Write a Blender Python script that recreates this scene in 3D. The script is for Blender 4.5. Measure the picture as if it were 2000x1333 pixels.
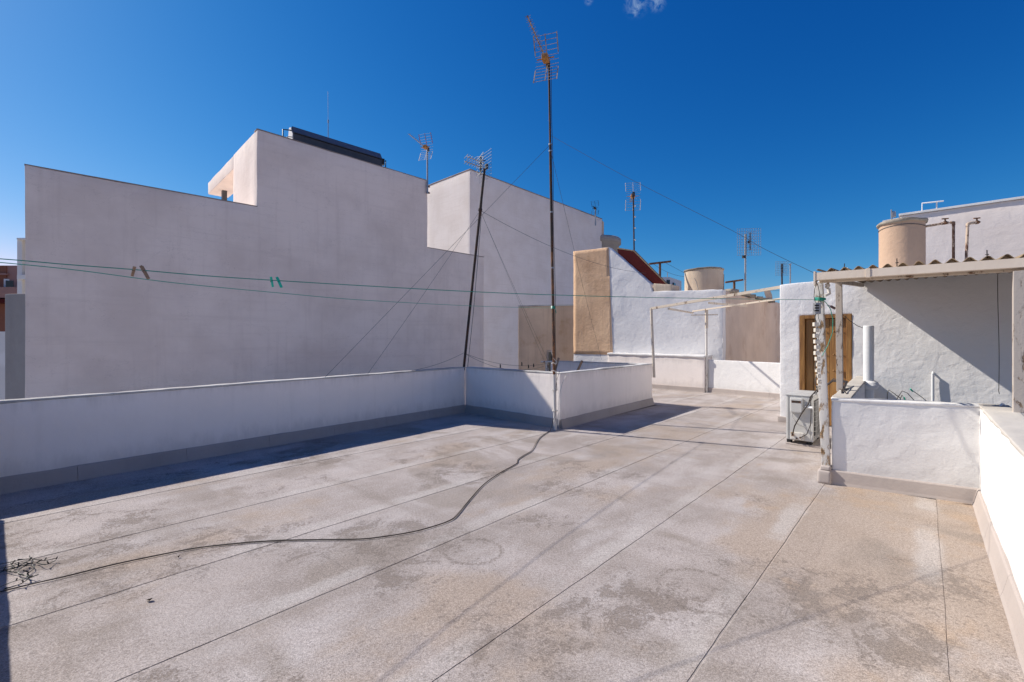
import bpy, bmesh, math, random
from mathutils import Vector, Matrix, noise
random.seed(7)
for o in list(bpy.data.objects): bpy.data.objects.remove(o)
sc = bpy.context.scene
COL = sc.collection
R = math.radians
F = 900.0; H = 1.6          # focal length in photo pixels, eye height

# ------------------------------------------------ camera, sky, sun, exposure
cam = bpy.data.objects.new('camera', bpy.data.cameras.new('camera')); COL.objects.link(cam)
cam.data.sensor_width = 36; cam.data.lens = 36*F/2000; cam.location = (0, 0, H)
cam.rotation_euler = (R(90), 0, 0); cam.data.clip_end = 3000; cam.data.clip_start = .02
sc.camera = cam
SH = Vector((-.910, .415)).normalized(); TAN = .89
ELEV = math.atan(TAN)
sdir = Vector((SH.x*math.cos(ELEV), SH.y*math.cos(ELEV), math.sin(ELEV)))
sun = bpy.data.objects.new('sun', bpy.data.lights.new('sun', 'SUN')); COL.objects.link(sun)
sun.data.energy = 4.2; sun.data.angle = R(.53); sun.data.color = (1, .94, .86)
sun.rotation_euler = sdir.to_track_quat('Z', 'Y').to_euler()
sun.location = (-20, 10, 25)
w = bpy.data.worlds.new('World'); sc.world = w; w.use_nodes = True
wn = w.node_tree.nodes; wl = w.node_tree.links; wn.clear()
sky = wn.new('ShaderNodeTexSky'); sky.sky_type = 'NISHITA'; sky.sun_disc = False
sky.sun_elevation = ELEV; sky.sun_rotation = math.atan2(SH.x, SH.y)
sky.altitude = 50; sky.air_density = 1.0; sky.dust_density = .3; sky.ozone_density = 2.0
spl = wn.new('ShaderNodeSeparateColor'); cmb = wn.new('ShaderNodeCombineColor'); wl.new(sky.outputs[0], spl.inputs[0])
for i, (p_, k_) in enumerate(((2.85, 1.78), (1.38, .68), (.91, .725))):   # the deep polarised blue of a clear southern sky
    src = spl.outputs[i]
    for op, v_ in (('MULTIPLY', .1), ('POWER', p_), ('MULTIPLY', k_*10), ('MINIMUM', 9.)):
        q = wn.new('ShaderNodeMath'); q.operation = op; wl.new(src, q.inputs[0]); q.inputs[1].default_value = v_; src = q.outputs[0]
    wl.new(src, cmb.inputs[i])
# thin wisps of cloud high up ahead
tc = wn.new('ShaderNodeTexCoord')
def cloudmask(px, py, rad):
    d = Vector(((px-1000)/F, 1, (666-py)/F)).normalized()
    vm = wn.new('ShaderNodeVectorMath'); vm.operation = 'DISTANCE'; vm.inputs[1].default_value = d
    wl.new(tc.outputs['Generated'], vm.inputs[0])
    mr = wn.new('ShaderNodeMapRange'); mr.interpolation_type = 'SMOOTHSTEP'
    mr.inputs['From Min'].default_value = rad; mr.inputs['From Max'].default_value = rad*.15
    wl.new(vm.outputs['Value'], mr.inputs[0]); return mr.outputs[0]
mx = None
for c in [(1244, 4, .028), (1240, 24, .010), (1284, 2, .020), (1150, 0, .010)]:
    m = cloudmask(*c)
    if mx is None: mx = m
    else:
        q = wn.new('ShaderNodeMath'); q.operation = 'MAXIMUM'; wl.new(mx, q.inputs[0]); wl.new(m, q.inputs[1]); mx = q.outputs[0]
nz = wn.new('ShaderNodeTexNoise'); nz.inputs['Scale'].default_value = 60; nz.inputs['Detail'].default_value = 8; nz.inputs['Roughness'].default_value = .7; nz.inputs['Distortion'].default_value = .8
wl.new(tc.outputs['Generated'], nz.inputs['Vector'])
mr = wn.new('ShaderNodeMapRange'); mr.inputs['From Min'].default_value = .44; mr.inputs['From Max'].default_value = .85
wl.new(nz.outputs['Fac'], mr.inputs[0])
mu = wn.new('ShaderNodeMath'); mu.operation = 'MULTIPLY'; wl.new(mx, mu.inputs[0]); wl.new(mr.outputs[0], mu.inputs[1])
mc = wn.new('ShaderNodeMix'); mc.data_type = 'RGBA'; wl.new(mu.outputs[0], mc.inputs[0])
wl.new(cmb.outputs[0], mc.inputs[6]); mc.inputs[7].default_value = (2.4, 3.4, 4.9, 1)
bg = wn.new('ShaderNodeBackground'); bg.inputs['Strength'].default_value = .1
wl.new(mc.outputs[2], bg.inputs['Color'])
wo = wn.new('ShaderNodeOutputWorld'); wl.new(bg.outputs[0], wo.inputs['Surface'])
vs = sc.view_settings; vs.view_transform = 'Standard'; vs.look = 'None'; vs.gamma = 1; vs.exposure = 0.48; vs.use_curve_mapping = False

# ------------------------------------------------ frames of reference
TH = math.atan2(.6667, .7454); UA = Vector((math.sin(TH), math.cos(TH))); UB = Vector((math.cos(TH), -math.sin(TH)))
def ab(a, b): return UA*a + UB*b                      # roof grid -> plan
def at(px, py, Y): return Vector(((px-1000)/F*Y, Y, H-(py-666.5)/F*Y))
def fl(px, py, z=0.0):
    Y = F*(H-z)/(py-666.5); return Vector(((px-1000)/F*Y, Y, z))

# ------------------------------------------------ materials
class NT:
    def __init__(s, name):
        s.m = bpy.data.materials.new(name); s.m.use_nodes = True
        s.n = s.m.node_tree.nodes; s.l = s.m.node_tree.links; s.n.clear()
        s.out = s.n.new('ShaderNodeOutputMaterial'); s.b = s.n.new('ShaderNodeBsdfPrincipled')
        s.l.new(s.b.outputs[0], s.out.inputs[0])
        g = s.n.new('ShaderNodeNewGeometry'); s.pos = g.outputs['Position']; s.nor = g.outputs['Normal']
    def set(s, sock, v):
        if hasattr(v, 'is_output') or isinstance(v, bpy.types.NodeSocket): s.l.new(v, sock)
        else: sock.default_value = v
    def map(s, scale=(1, 1, 1), rot=0, loc=(0, 0, 0)):
        m = s.n.new('ShaderNodeMapping'); s.l.new(s.pos, m.inputs[0])
        m.inputs['Scale'].default_value = scale; m.inputs['Rotation'].default_value = (0, 0, rot); m.inputs['Location'].default_value = loc
        return m.outputs[0]
    def noise(s, scale, detail=4, rough=.55, vec=None, dist=0):
        t = s.n.new('ShaderNodeTexNoise'); t.inputs['Scale'].default_value = scale; t.inputs['Detail'].default_value = detail
        t.inputs['Roughness'].default_value = rough; t.inputs['Distortion'].default_value = dist
        s.l.new(vec if vec is not None else s.pos, t.inputs['Vector']); return t.outputs['Fac']
    def ramp(s, v, a, b, lo=0., hi=1.):
        m = s.n.new('ShaderNodeMapRange'); m.interpolation_type = 'SMOOTHSTEP'
        s.l.new(v, m.inputs[0]); m.inputs[1].default_value = a; m.inputs[2].default_value = b
        m.inputs[3].default_value = lo; m.inputs[4].default_value = hi; return m.outputs[0]
    def math(s, op, a, b=0., c=0.):
        m = s.n.new('ShaderNodeMath'); m.operation = op
        s.set(m.inputs[0], a); s.set(m.inputs[1], b); s.set(m.inputs[2], c); return m.outputs[0]
    def mix(s, f, a, b, mode='MIX'):
        m = s.n.new('ShaderNodeMix'); m.data_type = 'RGBA'; m.blend_type = mode
        s.set(m.inputs[0], f)
        for i, c in ((6, a), (7, b)): s.set(m.inputs[i], c if not isinstance(c, tuple) else (*c[:3], 1))
        return m.outputs[2]
    def sep(s, v):
        x = s.n.new('ShaderNodeSeparateXYZ'); s.l.new(v, x.inputs[0]); return x.outputs
    def bump(s, h, strength, dist=.01):
        b = s.n.new('ShaderNodeBump'); b.inputs['Strength'].default_value = strength; b.inputs['Distance'].default_value = dist
        s.l.new(h, b.inputs['Height']); s.l.new(b.outputs[0], s.b.inputs['Normal'])
    def fin(s, col, rough=.85, metal=0., spec=.3):
        s.set(s.b.inputs['Base Color'], col if not isinstance(col, tuple) else (*col[:3], 1))
        s.set(s.b.inputs['Roughness'], rough); s.b.inputs['Metallic'].default_value = metal
        s.b.inputs['Specular IOR Level'].default_value = spec
        return s.m

def stucco(name, col, dirt, bump=.5, bs=9., streak=.3, patch=.25, fine=.35, rust=0., bd=.02, seed=0, lines=0., base=0.):
    t = NT(name)
    big = t.ramp(t.noise(.7, 6, .6, t.map(loc=(seed, seed*2, 0))), .35, .7)
    c = t.mix(t.math('MULTIPLY', big, patch), col, dirt)
    st = t.ramp(t.noise(1.0, 5, .6, t.map((7, 7, .45), loc=(seed, 0, 0))), .5, .75)
    c = t.mix(t.math('MULTIPLY', st, streak), c, dirt)
    sp = t.ramp(t.noise(28, 5, .7), .62, .75)
    c = t.mix(t.math('MULTIPLY', sp, fine*.5), c, dirt)
    if lines:
        ln = t.ramp(t.noise(1.0, 5, .65, t.map((.5, .5, 9), loc=(seed, 1, 0)), .4), .5, .72)
        c = t.mix(t.math('MULTIPLY', ln, lines), c, dirt)
        ck = t.ramp(t.math('ABSOLUTE', t.math('SUBTRACT', t.noise(.9, 6, .6, t.map((1, 1, 1.6), loc=(seed, 4, 9)), .2), .5)), .0, .004, .22, 0)
        c = t.mix(ck, c, tuple(x*.6 for x in dirt))
    if base:
        zz = t.sep(t.pos)[2]; nb = t.noise(5, 6, .7, t.map((1.5, 1.5, .5)))
        lo = t.math('MULTIPLY', t.ramp(t.math('ADD', zz, t.math('MULTIPLY', t.math('SUBTRACT', nb, .5), -.5)), .40, .12), base)
        c = t.mix(lo, c, tuple(x*.72 for x in dirt))
        hi = t.math('MULTIPLY', t.ramp(t.math('ADD', zz, t.math('MULTIPLY', t.noise(1.0, 5, .7, t.map((9, 9, .6))), .5)), 1.08, 1.32), base)
        c = t.mix(hi, c, tuple(x*.75 for x in dirt))
    if rust:
        rr = t.ramp(t.noise(1.3, 7, .65, t.map(loc=(5+seed, 3, 1))), .52, .72)
        c = t.mix(t.math('MULTIPLY', rr, rust), c, (.42, .24, .12))
    h = t.math('ADD', t.noise(bs, 5, .5, None, .4), t.math('MULTIPLY', t.noise(bs*7, 3, .6), .25))
    t.bump(h, bump, bd)
    return t.fin(c, .92, 0, .15)

M = {}
M['white'] = stucco('white_stucco', (.82, .80, .77), (.66, .64, .60), .5, 7, .12, .2, .15, bd=.016, base=.25)
M['whiteraw'] = stucco('rough_white_plaster', (.82, .80, .775), (.70, .68, .65), .65, 7.5, .08, .25, .25, bd=.017)
M['parapet'] = stucco('parapet_paint', (.92, .835, .765), (.74, .66, .59), .4, 5, .22, .25, .25, bd=.02, base=.4)
M['wall1'] = stucco('pale_render', (.89, .775, .69), (.64, .53, .46), .35, 6, .25, .5, .25, bd=.025, seed=3, lines=.2)
M['wall2'] = stucco('white_render_weathered', (.85, .765, .70), (.68, .58, .50), .3, 5, .2, .4, .15, bd=.03, seed=8, lines=.3)
M['tan'] = stucco('tan_render', (.76, .59, .43), (.52, .38, .27), .4, 6, .5, .6, .4, rust=.5, seed=4)
M['ochre'] = stucco('ochre_bare_render', (.82, .56, .35), (.50, .31, .19), .9, 12, .5, .7, .9, rust=.35, bd=.015, seed=2)
M['grime'] = stucco('grimy_beige_render', (.76, .62, .50), (.52, .41, .33), .4, 6, .35, .5, .35, rust=.35, seed=6)
M['coping'] = stucco('weathered_coping', (.66, .64, .60), (.26, .24, .22), .7, 14, .1, .75, 1.2, bd=.02)
M['copinglight'] = stucco('painted_coping', (.58, .54, .48), (.36, .32, .28), .5, 14, .1, .45, .7, bd=.01)
M['darkcoping'] = stucco('dark_roof_edge', (.36, .30, .27), (.2, .17, .15), .4, 14, .1, .5, .5)
M['cream'] = stucco('cream_tank', (.66, .55, .42), (.38, .28, .2), .3, 6, .45, .4, .4, seed=5)
M['tank'] = stucco('ochre_concrete_tank', (.56, .39, .27), (.40, .27, .19), .5, 12, .3, .4, .4, seed=9)
M['lid'] = stucco('mossy_lid', (.42, .37, .30), (.12, .10, .08), .7, 12, .2, .9, 1.0)
M['concrete'] = stucco('concrete', (.40, .37, .34), (.25, .22, .2), .5, 10, .2, .5, .6)
M['skirt'] = stucco('skirting_membrane', (.42, .37, .34), (.27, .235, .21), .6, 30, .15, .5, .7, bd=.01)
M['skirtlight'] = stucco('skirting_tile', (.46, .40, .36), (.34, .29, .26), .3, 20, .15, .4, .5, bd=.01)
M['slab'] = stucco('joint_bitumen', (.17, .14, .12), (.10, .085, .07), .5, 30)
M['ground'] = stucco('street_ground', (.30, .27, .24), (.21, .19, .17), .3, 1)
M['brick'] = stucco('far_brown_render', (.26, .11, .075), (.15, .06, .04), .2, 3)
M['pinkfar'] = stucco('far_pink_render', (.38, .22, .19), (.25, .14, .12), .2, 3)
M['yellow'] = stucco('far_yellow_render', (.62, .47, .24), (.5, .35, .2), .2, 3)

def simple(name, col, rough=.5, metal=0., spec=.4, nscale=40, var=.3, bump=0.):
    t = NT(name); f = t.ramp(t.noise(nscale, 5, .6), .35, .7)
    c = t.mix(t.math('MULTIPLY', f, var), col, tuple(x*.45 for x in col))
    if bump: t.bump(t.noise(nscale*2, 3), bump, .005)
    return t.fin(c, rough, metal, spec)
def rusty(name, paint, amount=.5, rust=(.16, .07, .03), rough=.75, sc_=14):
    t = NT(name); f = t.ramp(t.noise(sc_, 8, .65, t.map((1, 1, .4)), .3), amount-.05, amount+.05)
    rc = t.mix(t.ramp(t.noise(60, 4), .4, .65), rust, (rust[0]*.4, rust[1]*.4, rust[2]*.4))
    c = t.mix(f, paint, rc); t.bump(t.math('SUBTRACT', t.noise(60, 4), f), .5, .004)
    return t.fin(c, rough, 0, .3)
M['mastdark'] = rusty('dark_rusted_mast', (.045, .035, .03), .55, (.12, .05, .025))
M['mastwhite'] = rusty('white_painted_mast', (.66, .62, .56), .62, (.25, .14, .08))
M['mastrust'] = rusty('rusted_mast', (.10, .06, .04), .5, (.28, .13, .06))
M['peel'] = rusty('peeling_white_paint', (.64, .61, .56), .56, (.36, .23, .12), sc_=16)
M['peelgrey'] = rusty('peeling_grey_paint', (.50, .44, .38), .60, (.25, .17, .11), sc_=18)
M['beampaint'] = rusty('flaking_cream_paint', (.66, .56, .44), .62, (.24, .14, .08), sc_=9)
M['galv'] = simple('galvanised_steel', (.42, .42, .42), .45, .6, .5, 60, .5)
M['alu'] = simple('aluminium', (.55, .55, .56), .4, .7, .5, 60, .4)
M['oldalu'] = rusty('tarnished_antenna_metal', (.42, .34, .27), .55, (.28, .13, .06), .5, 20)
M['antblack'] = simple('black_antenna_plastic', (.03, .03, .032), .5)
M['antamber'] = simple('amber_antenna_plastic', (.55, .25, .06), .45, var=.5)
M['antwhite'] = simple('white_plastic_trim', (.75, .73, .70), .5)
M['antred'] = simple('red_plastic_trim', (.40, .11, .06), .5)
M['cable'] = simple('black_cable', (.045, .033, .027), .6, var=.4)
M['wire'] = simple('steel_wire', (.08, .075, .07), .6)
M['greenline'] = simple('green_plastic_line', (.005, .30, .20), .35, spec=.5, var=.2)
M['greenpeg'] = simple('green_peg_plastic', (.01, .50, .33), .35, spec=.5, var=.15)
M['woodpeg'] = simple('weathered_peg_wood', (.36, .23, .14), .8, nscale=80, var=.6)
M['steelblack'] = simple('black_steel', (.03, .03, .03), .5, .3)
M['acwhite'] = simple('ac_sheet_metal', (.56, .55, .52), .45, 0, .4, 6, .18)
M['acshade'] = simple('ac_dark_coil', (.05, .045, .04), .6)
M['gutter'] = stucco('gutter_plastic', (.80, .69, .56), (.55, .40, .28), .1, 6, .25, .45, .3)
M['pvc'] = simple('white_pipe', (.76, .76, .75), .45, nscale=6, var=.12)
M['corrug'] = stucco('corrugated_fibre_cement', (.42, .30, .18), (.12, .10, .08), .6, 20, .1, .9, 1.0)
M['redsteel'] = stucco('dark_red_fascia', (.085, .012, .012), (.12, .02, .012), .1, 6)
M['glassdark'] = simple('dark_glass', (.02, .022, .03), .15, 0, .5)
M['panelgrey'] = simple('solar_frame_grey', (.07, .07, .075), .45, .2, .4, 5, .3)
M['paneltop'] = simple('solar_top_grey', (.16, .165, .18), .35, .3, .5, 5, .2)
M['waterpipe'] = rusty('rusty_cream_pipe', (.50, .38, .28), .52, (.20, .10, .06))
M['terminal'] = rusty('ceramic_terminal', (.66, .60, .50), .66, (.12, .08, .06))
M['bulb'] = simple('bulb_holder', (.16, .1, .1), .4)
M['leaf'] = simple('dry_leaf', (.06, .04, .03), .8)
M['lightwire'] = simple('dark_green_light_wire', (.018, .03, .022), .5)

def woodmat():
    t = NT('varnished_wood'); oi = t.n.new('ShaderNodeObjectInfo')
    v = t.map((1, 1, .06), loc=(2, 1, 0)); g = t.noise(45, 6, .6, v, .6)
    c = t.mix(t.ramp(g, .35, .68), (.34, .17, .05), (.16, .07, .02))
    c = t.mix(t.ramp(t.noise(3, 4, .5, t.map((2, 2, .6))), .5, .8, 0, .6), c, (.46, .27, .10))
    c = t.mix(t.math('MULTIPLY', oi.outputs['Random'], .35), c, (.42, .22, .07))
    t.bump(g, .35, .003); return t.fin(c, .45, 0, .4)
M['wood'] = woodmat()
SEAMS = [-6.02, -4.88, -3.83, -2.83, -1.72, -.83, .09]
def floormat():
    t = NT('mineral_roof_membrane')
    v = t.map(rot=-(math.pi/2-TH) if False else 0)
    # roof grid coordinates a (along the strips) and b (across)
    s3 = t.sep(t.pos)
    a = t.math('ADD', t.math('MULTIPLY', s3[0], UA.x), t.math('MULTIPLY', s3[1], UA.y))
    b = t.math('ADD', t.math('MULTIPLY', s3[0], UB.x), t.math('MULTIPLY', s3[1], UB.y))
    cb = t.n.new('ShaderNodeCombineXYZ'); t.l.new(a, cb.inputs[0]); t.l.new(b, cb.inputs[1]); P = cb.outputs[0]
    def mp(sx, sy, lx=0, ly=0):
        m = t.n.new('ShaderNodeMapping'); t.l.new(P, m.inputs[0]); m.inputs['Scale'].default_value = (sx, sy, 1); m.inputs['Location'].default_value = (lx, ly, 0); return m.outputs[0]
    oi = t.n.new('ShaderNodeObjectInfo')
    base = t.mix(t.ramp(t.noise(.9, 8, .62, mp(1, 1)), .36, .66), (.485, .43, .402), (.355, .308, .278))
    base = t.mix(t.ramp(t.noise(1.6, 7, .6, mp(.5, 1.4, 3, 1)), .45, .72, 0, .75), base, (.54, .495, .475))
    # brushed bands across the strips
    base = t.mix(t.ramp(t.noise(1.2, 6, .6, mp(2.2, .35, 9, 4)), .5, .74, 0, .6), base, (.305, .262, .23))
    # warm dust stains, more of them by the right-hand parapets
    wn_ = t.noise(.55, 6, .6, mp(1, 1.3, 11, 7))
    near = t.math('MULTIPLY', t.math('ADD', t.ramp(b, -1.3, .3, 0, .13), t.math('MULTIPLY', t.ramp(b, -2.3, -1.5, 0, .10), t.ramp(a, 4.6, 5.4))), t.ramp(a, 7.8, 6.4))
    warm = t.ramp(t.math('ADD', wn_, near), .50, .66, 0, .75)
    base = t.mix(warm, base, (.42, .335, .265))
    rustn = t.math('MULTIPLY', t.ramp(t.math('ADD', t.noise(1.7, 5, .6, mp(1, 1, 2, 5)), near), .66, .78, 0, .5), 1.)
    base = t.mix(rustn, base, (.45, .33, .23))
    # grey-olive ponding marks
    pond = t.ramp(t.noise(.8, 5, .55, mp(1.2, .8, 21, 3), .8), .55, .66, 0, .55)
    base = t.mix(pond, base, (.29, .245, .205))
    # flaked coating: dark crumbs gathered in patches
    pm = t.math('MULTIPLY', t.ramp(t.noise(.75, 3, .6, mp(1, 1, 31, 13)), .44, .66), t.ramp(t.noise(3.3, 5, .7, mp(1, 1.4, 3, 7), .7), .40, .68, .15, 1.25))
    pc = t.math('MULTIPLY', pm, t.ramp(a, 7.5, 3.0, .3, 1.))
    crumbs = t.math('ADD', t.math('MULTIPLY', t.noise(26, 7, .8, None, 1.2), .6), t.math('MULTIPLY', t.noise(75, 4, .8, None, .5), .4))
    fl_ = t.ramp(t.math('ADD', crumbs, t.math('MULTIPLY', pc, .175)), .575, .61, 0, .7)
    base = t.mix(fl_, base, (.235, .195, .165))
    for ra, rb, rr_ in ((2.42, -2.55, .20), (3.02, -1.08, .24), (.9, -1.3, .17)):   # dried puddle rings
        dx = t.math('SUBTRACT', a, ra); dy = t.math('SUBTRACT', b, rb); dr = t.math('SQRT', t.math('ADD', t.math('MULTIPLY', dx, dx), t.math('MULTIPLY', dy, dy)))
        rg = t.math('ABSOLUTE', t.math('SUBTRACT', t.math('ADD', dr, t.math('MULTIPLY', wn_, .25)), rr_+.125))
        rg = t.math('MULTIPLY', t.ramp(rg, .008, .03, .8, 0), t.ramp(t.noise(30, 5, .75), .42, .58))
        base = t.mix(rg, base, (.23, .195, .17))
    # pale laps beside each seam
    wob = t.math('MULTIPLY', t.math('SUBTRACT', t.noise(2.2, 4, .6, mp(1, 1)), .5), .16)
    bb = t.math('ADD', b, wob); lap = None
    for s in SEAMS:
        q = t.ramp(t.math('ABSOLUTE', t.math('SUBTRACT', bb, s-.07)), .03, .11, 1., 0.)
        lap = q if lap is None else t.math('MAXIMUM', lap, q)
    lap = t.math('MULTIPLY', lap, t.ramp(t.noise(1.1, 5, .6, mp(1, .2, 3, 3)), .4, .62, 0, .6))
    base = t.mix(lap, base, (.55, .51, .48))
    base = t.mix(t.math('MULTIPLY', t.math('SUBTRACT', oi.outputs['Random'], .5), .22), base, (.30, .27, .25))
    # fine mineral grain
    gr = t.noise(150, 3, .8); g2 = t.noise(55, 4, .75)
    base = t.mix(1., base, t.mix(t.ramp(gr, .32, .68), (.62, .61, .60), (1.24, 1.24, 1.24)), 'MULTIPLY')
    base = t.mix(1., base, t.mix(t.ramp(g2, .35, .65), (.84, .835, .83), (1.12, 1.12, 1.12)), 'MULTIPLY')
    base = t.mix(t.ramp(t.noise(70, 3, .7, None), .66, .72, 0, .7), base, (.15, .13, .115))
    base = t.mix(t.ramp(t.noise(48, 4, .8, None, .3), .62, .68, 0, .32), base, (.60, .55, .52))
    h = t.math('ADD', t.math('ADD', gr, t.math('MULTIPLY', g2, .8)), t.math('MULTIPLY', fl_, -.8))
    t.bump(h, .55, .006)
    return t.fin(base, .95, 0, .12)
M['floor'] = floormat()

# ------------------------------------------------ mesh tools
class MB:
    def __init__(s): s.v = []; s.f = []; s.m = []; s.sm = []
    def add(s, vs_, fs, mi=0, smooth=False):
        o = len(s.v); s.v += [Vector(v) for v in vs_]
        for f in fs: s.f.append([i+o for i in f]); s.m.append(mi); s.sm.append(smooth)
        return s
    def tube(s, pts, r, n=8, mi=0, cap=True, r2=None):
        pts = [Vector(p) for p in pts]; k = len(pts); vs_ = []; N = None
        for i, p in enumerate(pts):
            d = (pts[min(i+1, k-1)]-pts[max(i-1, 0)])
            d = d.normalized() if d.length > 1e-9 else Vector((0, 0, 1))
            if N is None: N = d.orthogonal().normalized()
            N = (N-d*N.dot(d)); N = N.normalized() if N.length > 1e-6 else d.orthogonal().normalized()
            Bn = d.cross(N); rr = r if r2 is None else r+(r2-r)*i/max(1, k-1)
            for j in range(n):
                th = 2*math.pi*j/n; vs_.append(p+(N*math.cos(th)+Bn*math.sin(th))*rr)
        fs = [[i*n+j, i*n+(j+1) % n, (i+1)*n+(j+1) % n, (i+1)*n+j] for i in range(k-1) for j in range(n)]
        s.add(vs_, fs, mi, n > 5)
        if cap: s.add(vs_[:n], [list(range(n))[::-1]], mi); s.add(vs_[-n:], [list(range(n))], mi)
        return s
    def obox(s, c, u, v, w_, mi=0):       # centre and three half-vectors
        c, u, v, w_ = map(Vector, (c, u, v, w_))
        if u.cross(v).dot(w_) < 0: u = -u
        P = [c+u*i+v*j+w_*k for i in (-1, 1) for j in (-1, 1) for k in (-1, 1)]
        return s.add(P, [(0, 1, 3, 2), (4, 6, 7, 5), (0, 4, 5, 1), (2, 3, 7, 6), (0, 2, 6, 4), (1, 5, 7, 3)], mi)
    def box(s, x0, x1, y0, y1, z0, z1, mi=0):
        return s.obox(((x0+x1)/2, (y0+y1)/2, (z0+z1)/2), ((x1-x0)/2, 0, 0), (0, (y1-y0)/2, 0), (0, 0, (z1-z0)/2), mi)
    def abbox(s, a0, a1, b0, b1, z0, z1, mi=0):
        c = ab((a0+a1)/2, (b0+b1)/2)
        return s.obox((c.x, c.y, (z0+z1)/2), (*(UA*(a1-a0)/2), 0), (*(UB*(b1-b0)/2), 0), (0, 0, (z1-z0)/2), mi)
    def bar(s, p, q, wd, ht, up=(0, 0, 1), mi=0):
        p, q = Vector(p), Vector(q); d = q-p; n = d.normalized(); sd = n.cross(Vector(up))
        sd = sd.normalized() if sd.length > 1e-4 else n.orthogonal().normalized()
        u2 = sd.cross(n); return s.obox((p+q)/2, d/2, sd*wd/2, u2*ht/2, mi)
    def prism(s, poly, z0, z1, mi=0):
        n = len(poly); ar = sum(poly[i][0]*poly[(i+1) % n][1]-poly[(i+1) % n][0]*poly[i][1] for i in range(n))
        if ar < 0: poly = poly[::-1]
        vs_ = [(p[0], p[1], z0) for p in poly]+[(p[0], p[1], z1) for p in poly]
        return s.add(vs_, [list(range(n))[::-1], list(range(n, 2*n))]+[[i, (i+1) % n, n+(i+1) % n, n+i] for i in range(n)], mi)
    def profile(s, o, u, v, prof, d0, d1, mi=0):   # vertical outline (t,z) along u, extruded along v
        o, u, v = Vector(o[:2]), Vector(u[:2]), Vector(v[:2]); n = len(prof); vs_ = []
        for d in (d0, d1):
            for t_, z in prof: q = o+u*t_+v*d; vs_.append((q.x, q.y, z))
        s.add(vs_, [list(range(n)), list(range(n, 2*n))[::-1]]+[[i, n+i, n+(i+1) % n, (i+1) % n] for i in range(n)], mi)
        s.fix = True; return s
    def lathe(s, c, prof, n=40, mi=0):             # prof: (r,z)
        c = Vector(c); vs_ = [(c.x+r*math.cos(2*math.pi*j/n), c.y+r*math.sin(2*math.pi*j/n), c.z+z) for r, z in prof for j in range(n)]
        fs = [[i*n+j, i*n+(j+1) % n, (i+1)*n+(j+1) % n, (i+1)*n+j] for i in range(len(prof)-1) for j in range(n)]
        return s.add(vs_, fs, mi, True)
    def mesh(s, name, origin, mats):
        me = bpy.data.meshes.new(name); o = Vector(origin)
        me.from_pydata([tuple(v-o) for v in s.v], [], s.f); me.update()
        for m in (mats if isinstance(mats, (list, tuple)) else [mats]): me.materials.append(M[m])
        me.polygons.foreach_set('material_index', s.m); me.polygons.foreach_set('use_smooth', s.sm)
        if getattr(s, 'fix', False):
            bm = bmesh.new(); bm.from_mesh(me); bmesh.ops.recalc_face_normals(bm, faces=bm.faces); bm.to_mesh(me); bm.free()
        return me

def base_of(s):
    xs = [v.x for v in s.v]; ys = [v.y for v in s.v]
    return Vector(((min(xs)+max(xs))/2, (min(ys)+max(ys))/2, min(v.z for v in s.v)))
def tag(o, label=None, cat=None, group=None, kind=None):
    for k, v in (('label', label), ('category', cat), ('group', group), ('kind', kind)):
        if v: o[k] = v
    return o
def thing(name, loc, label, cat, group=None):
    o = bpy.data.objects.new(name, None); COL.objects.link(o); o.location = loc; o.empty_display_size = .2
    return tag(o, label, cat, group)
WP = {}
def wpos(o): return WP.setdefault(o.name, Vector((0, 0, 0)))
def part(name, mb, mats, parent, label=None, kind=None, rough=None, bevel=0):
    pw = o_world(parent); b = base_of(mb)
    me = mb.mesh(name, b, mats); o = bpy.data.objects.new(name, me); COL.objects.link(o)
    o.parent = parent; o.location = b-pw; WORLD[o.name] = b
    if bevel or rough: roughen(o, b, bevel, *(rough or (0, 0)))
    return tag(o, label, kind=kind)
WORLD = {}
def o_world(o): return WORLD.get(o.name, Vector(o.location))
def solo(name, mb, mats, label=None, cat=None, group=None, kind=None, rough=None, bevel=0):
    b = base_of(mb); me = mb.mesh(name, b, mats); o = bpy.data.objects.new(name, me); COL.objects.link(o)
    o.location = b; WORLD[o.name] = b
    if bevel or rough: roughen(o, b, bevel, *(rough or (0, 0)))
    return tag(o, label, cat, group, kind)
def roughen(o, origin, bevel, step, amp):
    bm = bmesh.new(); bm.from_mesh(o.data)
    bmesh.ops.remove_doubles(bm, verts=bm.verts, dist=1e-5)
    if bevel:
        es = [e for e in bm.edges if len(e.link_faces) == 2 and e.calc_face_angle(0) > .3]
        bmesh.ops.bevel(bm, geom=es, offset=bevel, segments=2, profile=.6, affect='EDGES')
    if step:
        co = [v.co for v in bm.verts]
        for ax in (Vector((UA.x, UA.y, 0)), Vector((UB.x, UB.y, 0)), Vector((0, 0, 1))):
            ds = [c.dot(ax) for c in co]; lo, hi = min(ds), max(ds); k = int((hi-lo)/step)
            for i in range(1, k+1):
                bmesh.ops.bisect_plane(bm, geom=bm.verts[:]+bm.edges[:]+bm.faces[:], plane_co=ax*(lo+(hi-lo)*i/(k+1)), plane_no=ax)
            co = [v.co for v in bm.verts]
        bm.normal_update()
        for v in bm.verts:
            p = v.co+origin
            n1 = noise.noise(p*2.3)*.9+noise.noise(p*7.0)*.5+noise.noise(p*19.)*.22
            v.co += v.normal*n1*amp
    for f in bm.faces: f.smooth = bool(step)
    bm.to_mesh(o.data); bm.free()
def abpoly(*pts): return [tuple(ab(*p)) for p in pts]
def lerp(a, b, t_): return a+(b-a)*t_

# ================================================ SETTING
g = MB(); g.add([(-900, -900, -7.5), (900, -900, -7.5), (900, 900, -7.5), (-900, 900, -7.5)], [(0, 1, 2, 3)])
solo('ground', g, 'ground', kind='structure')
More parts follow.
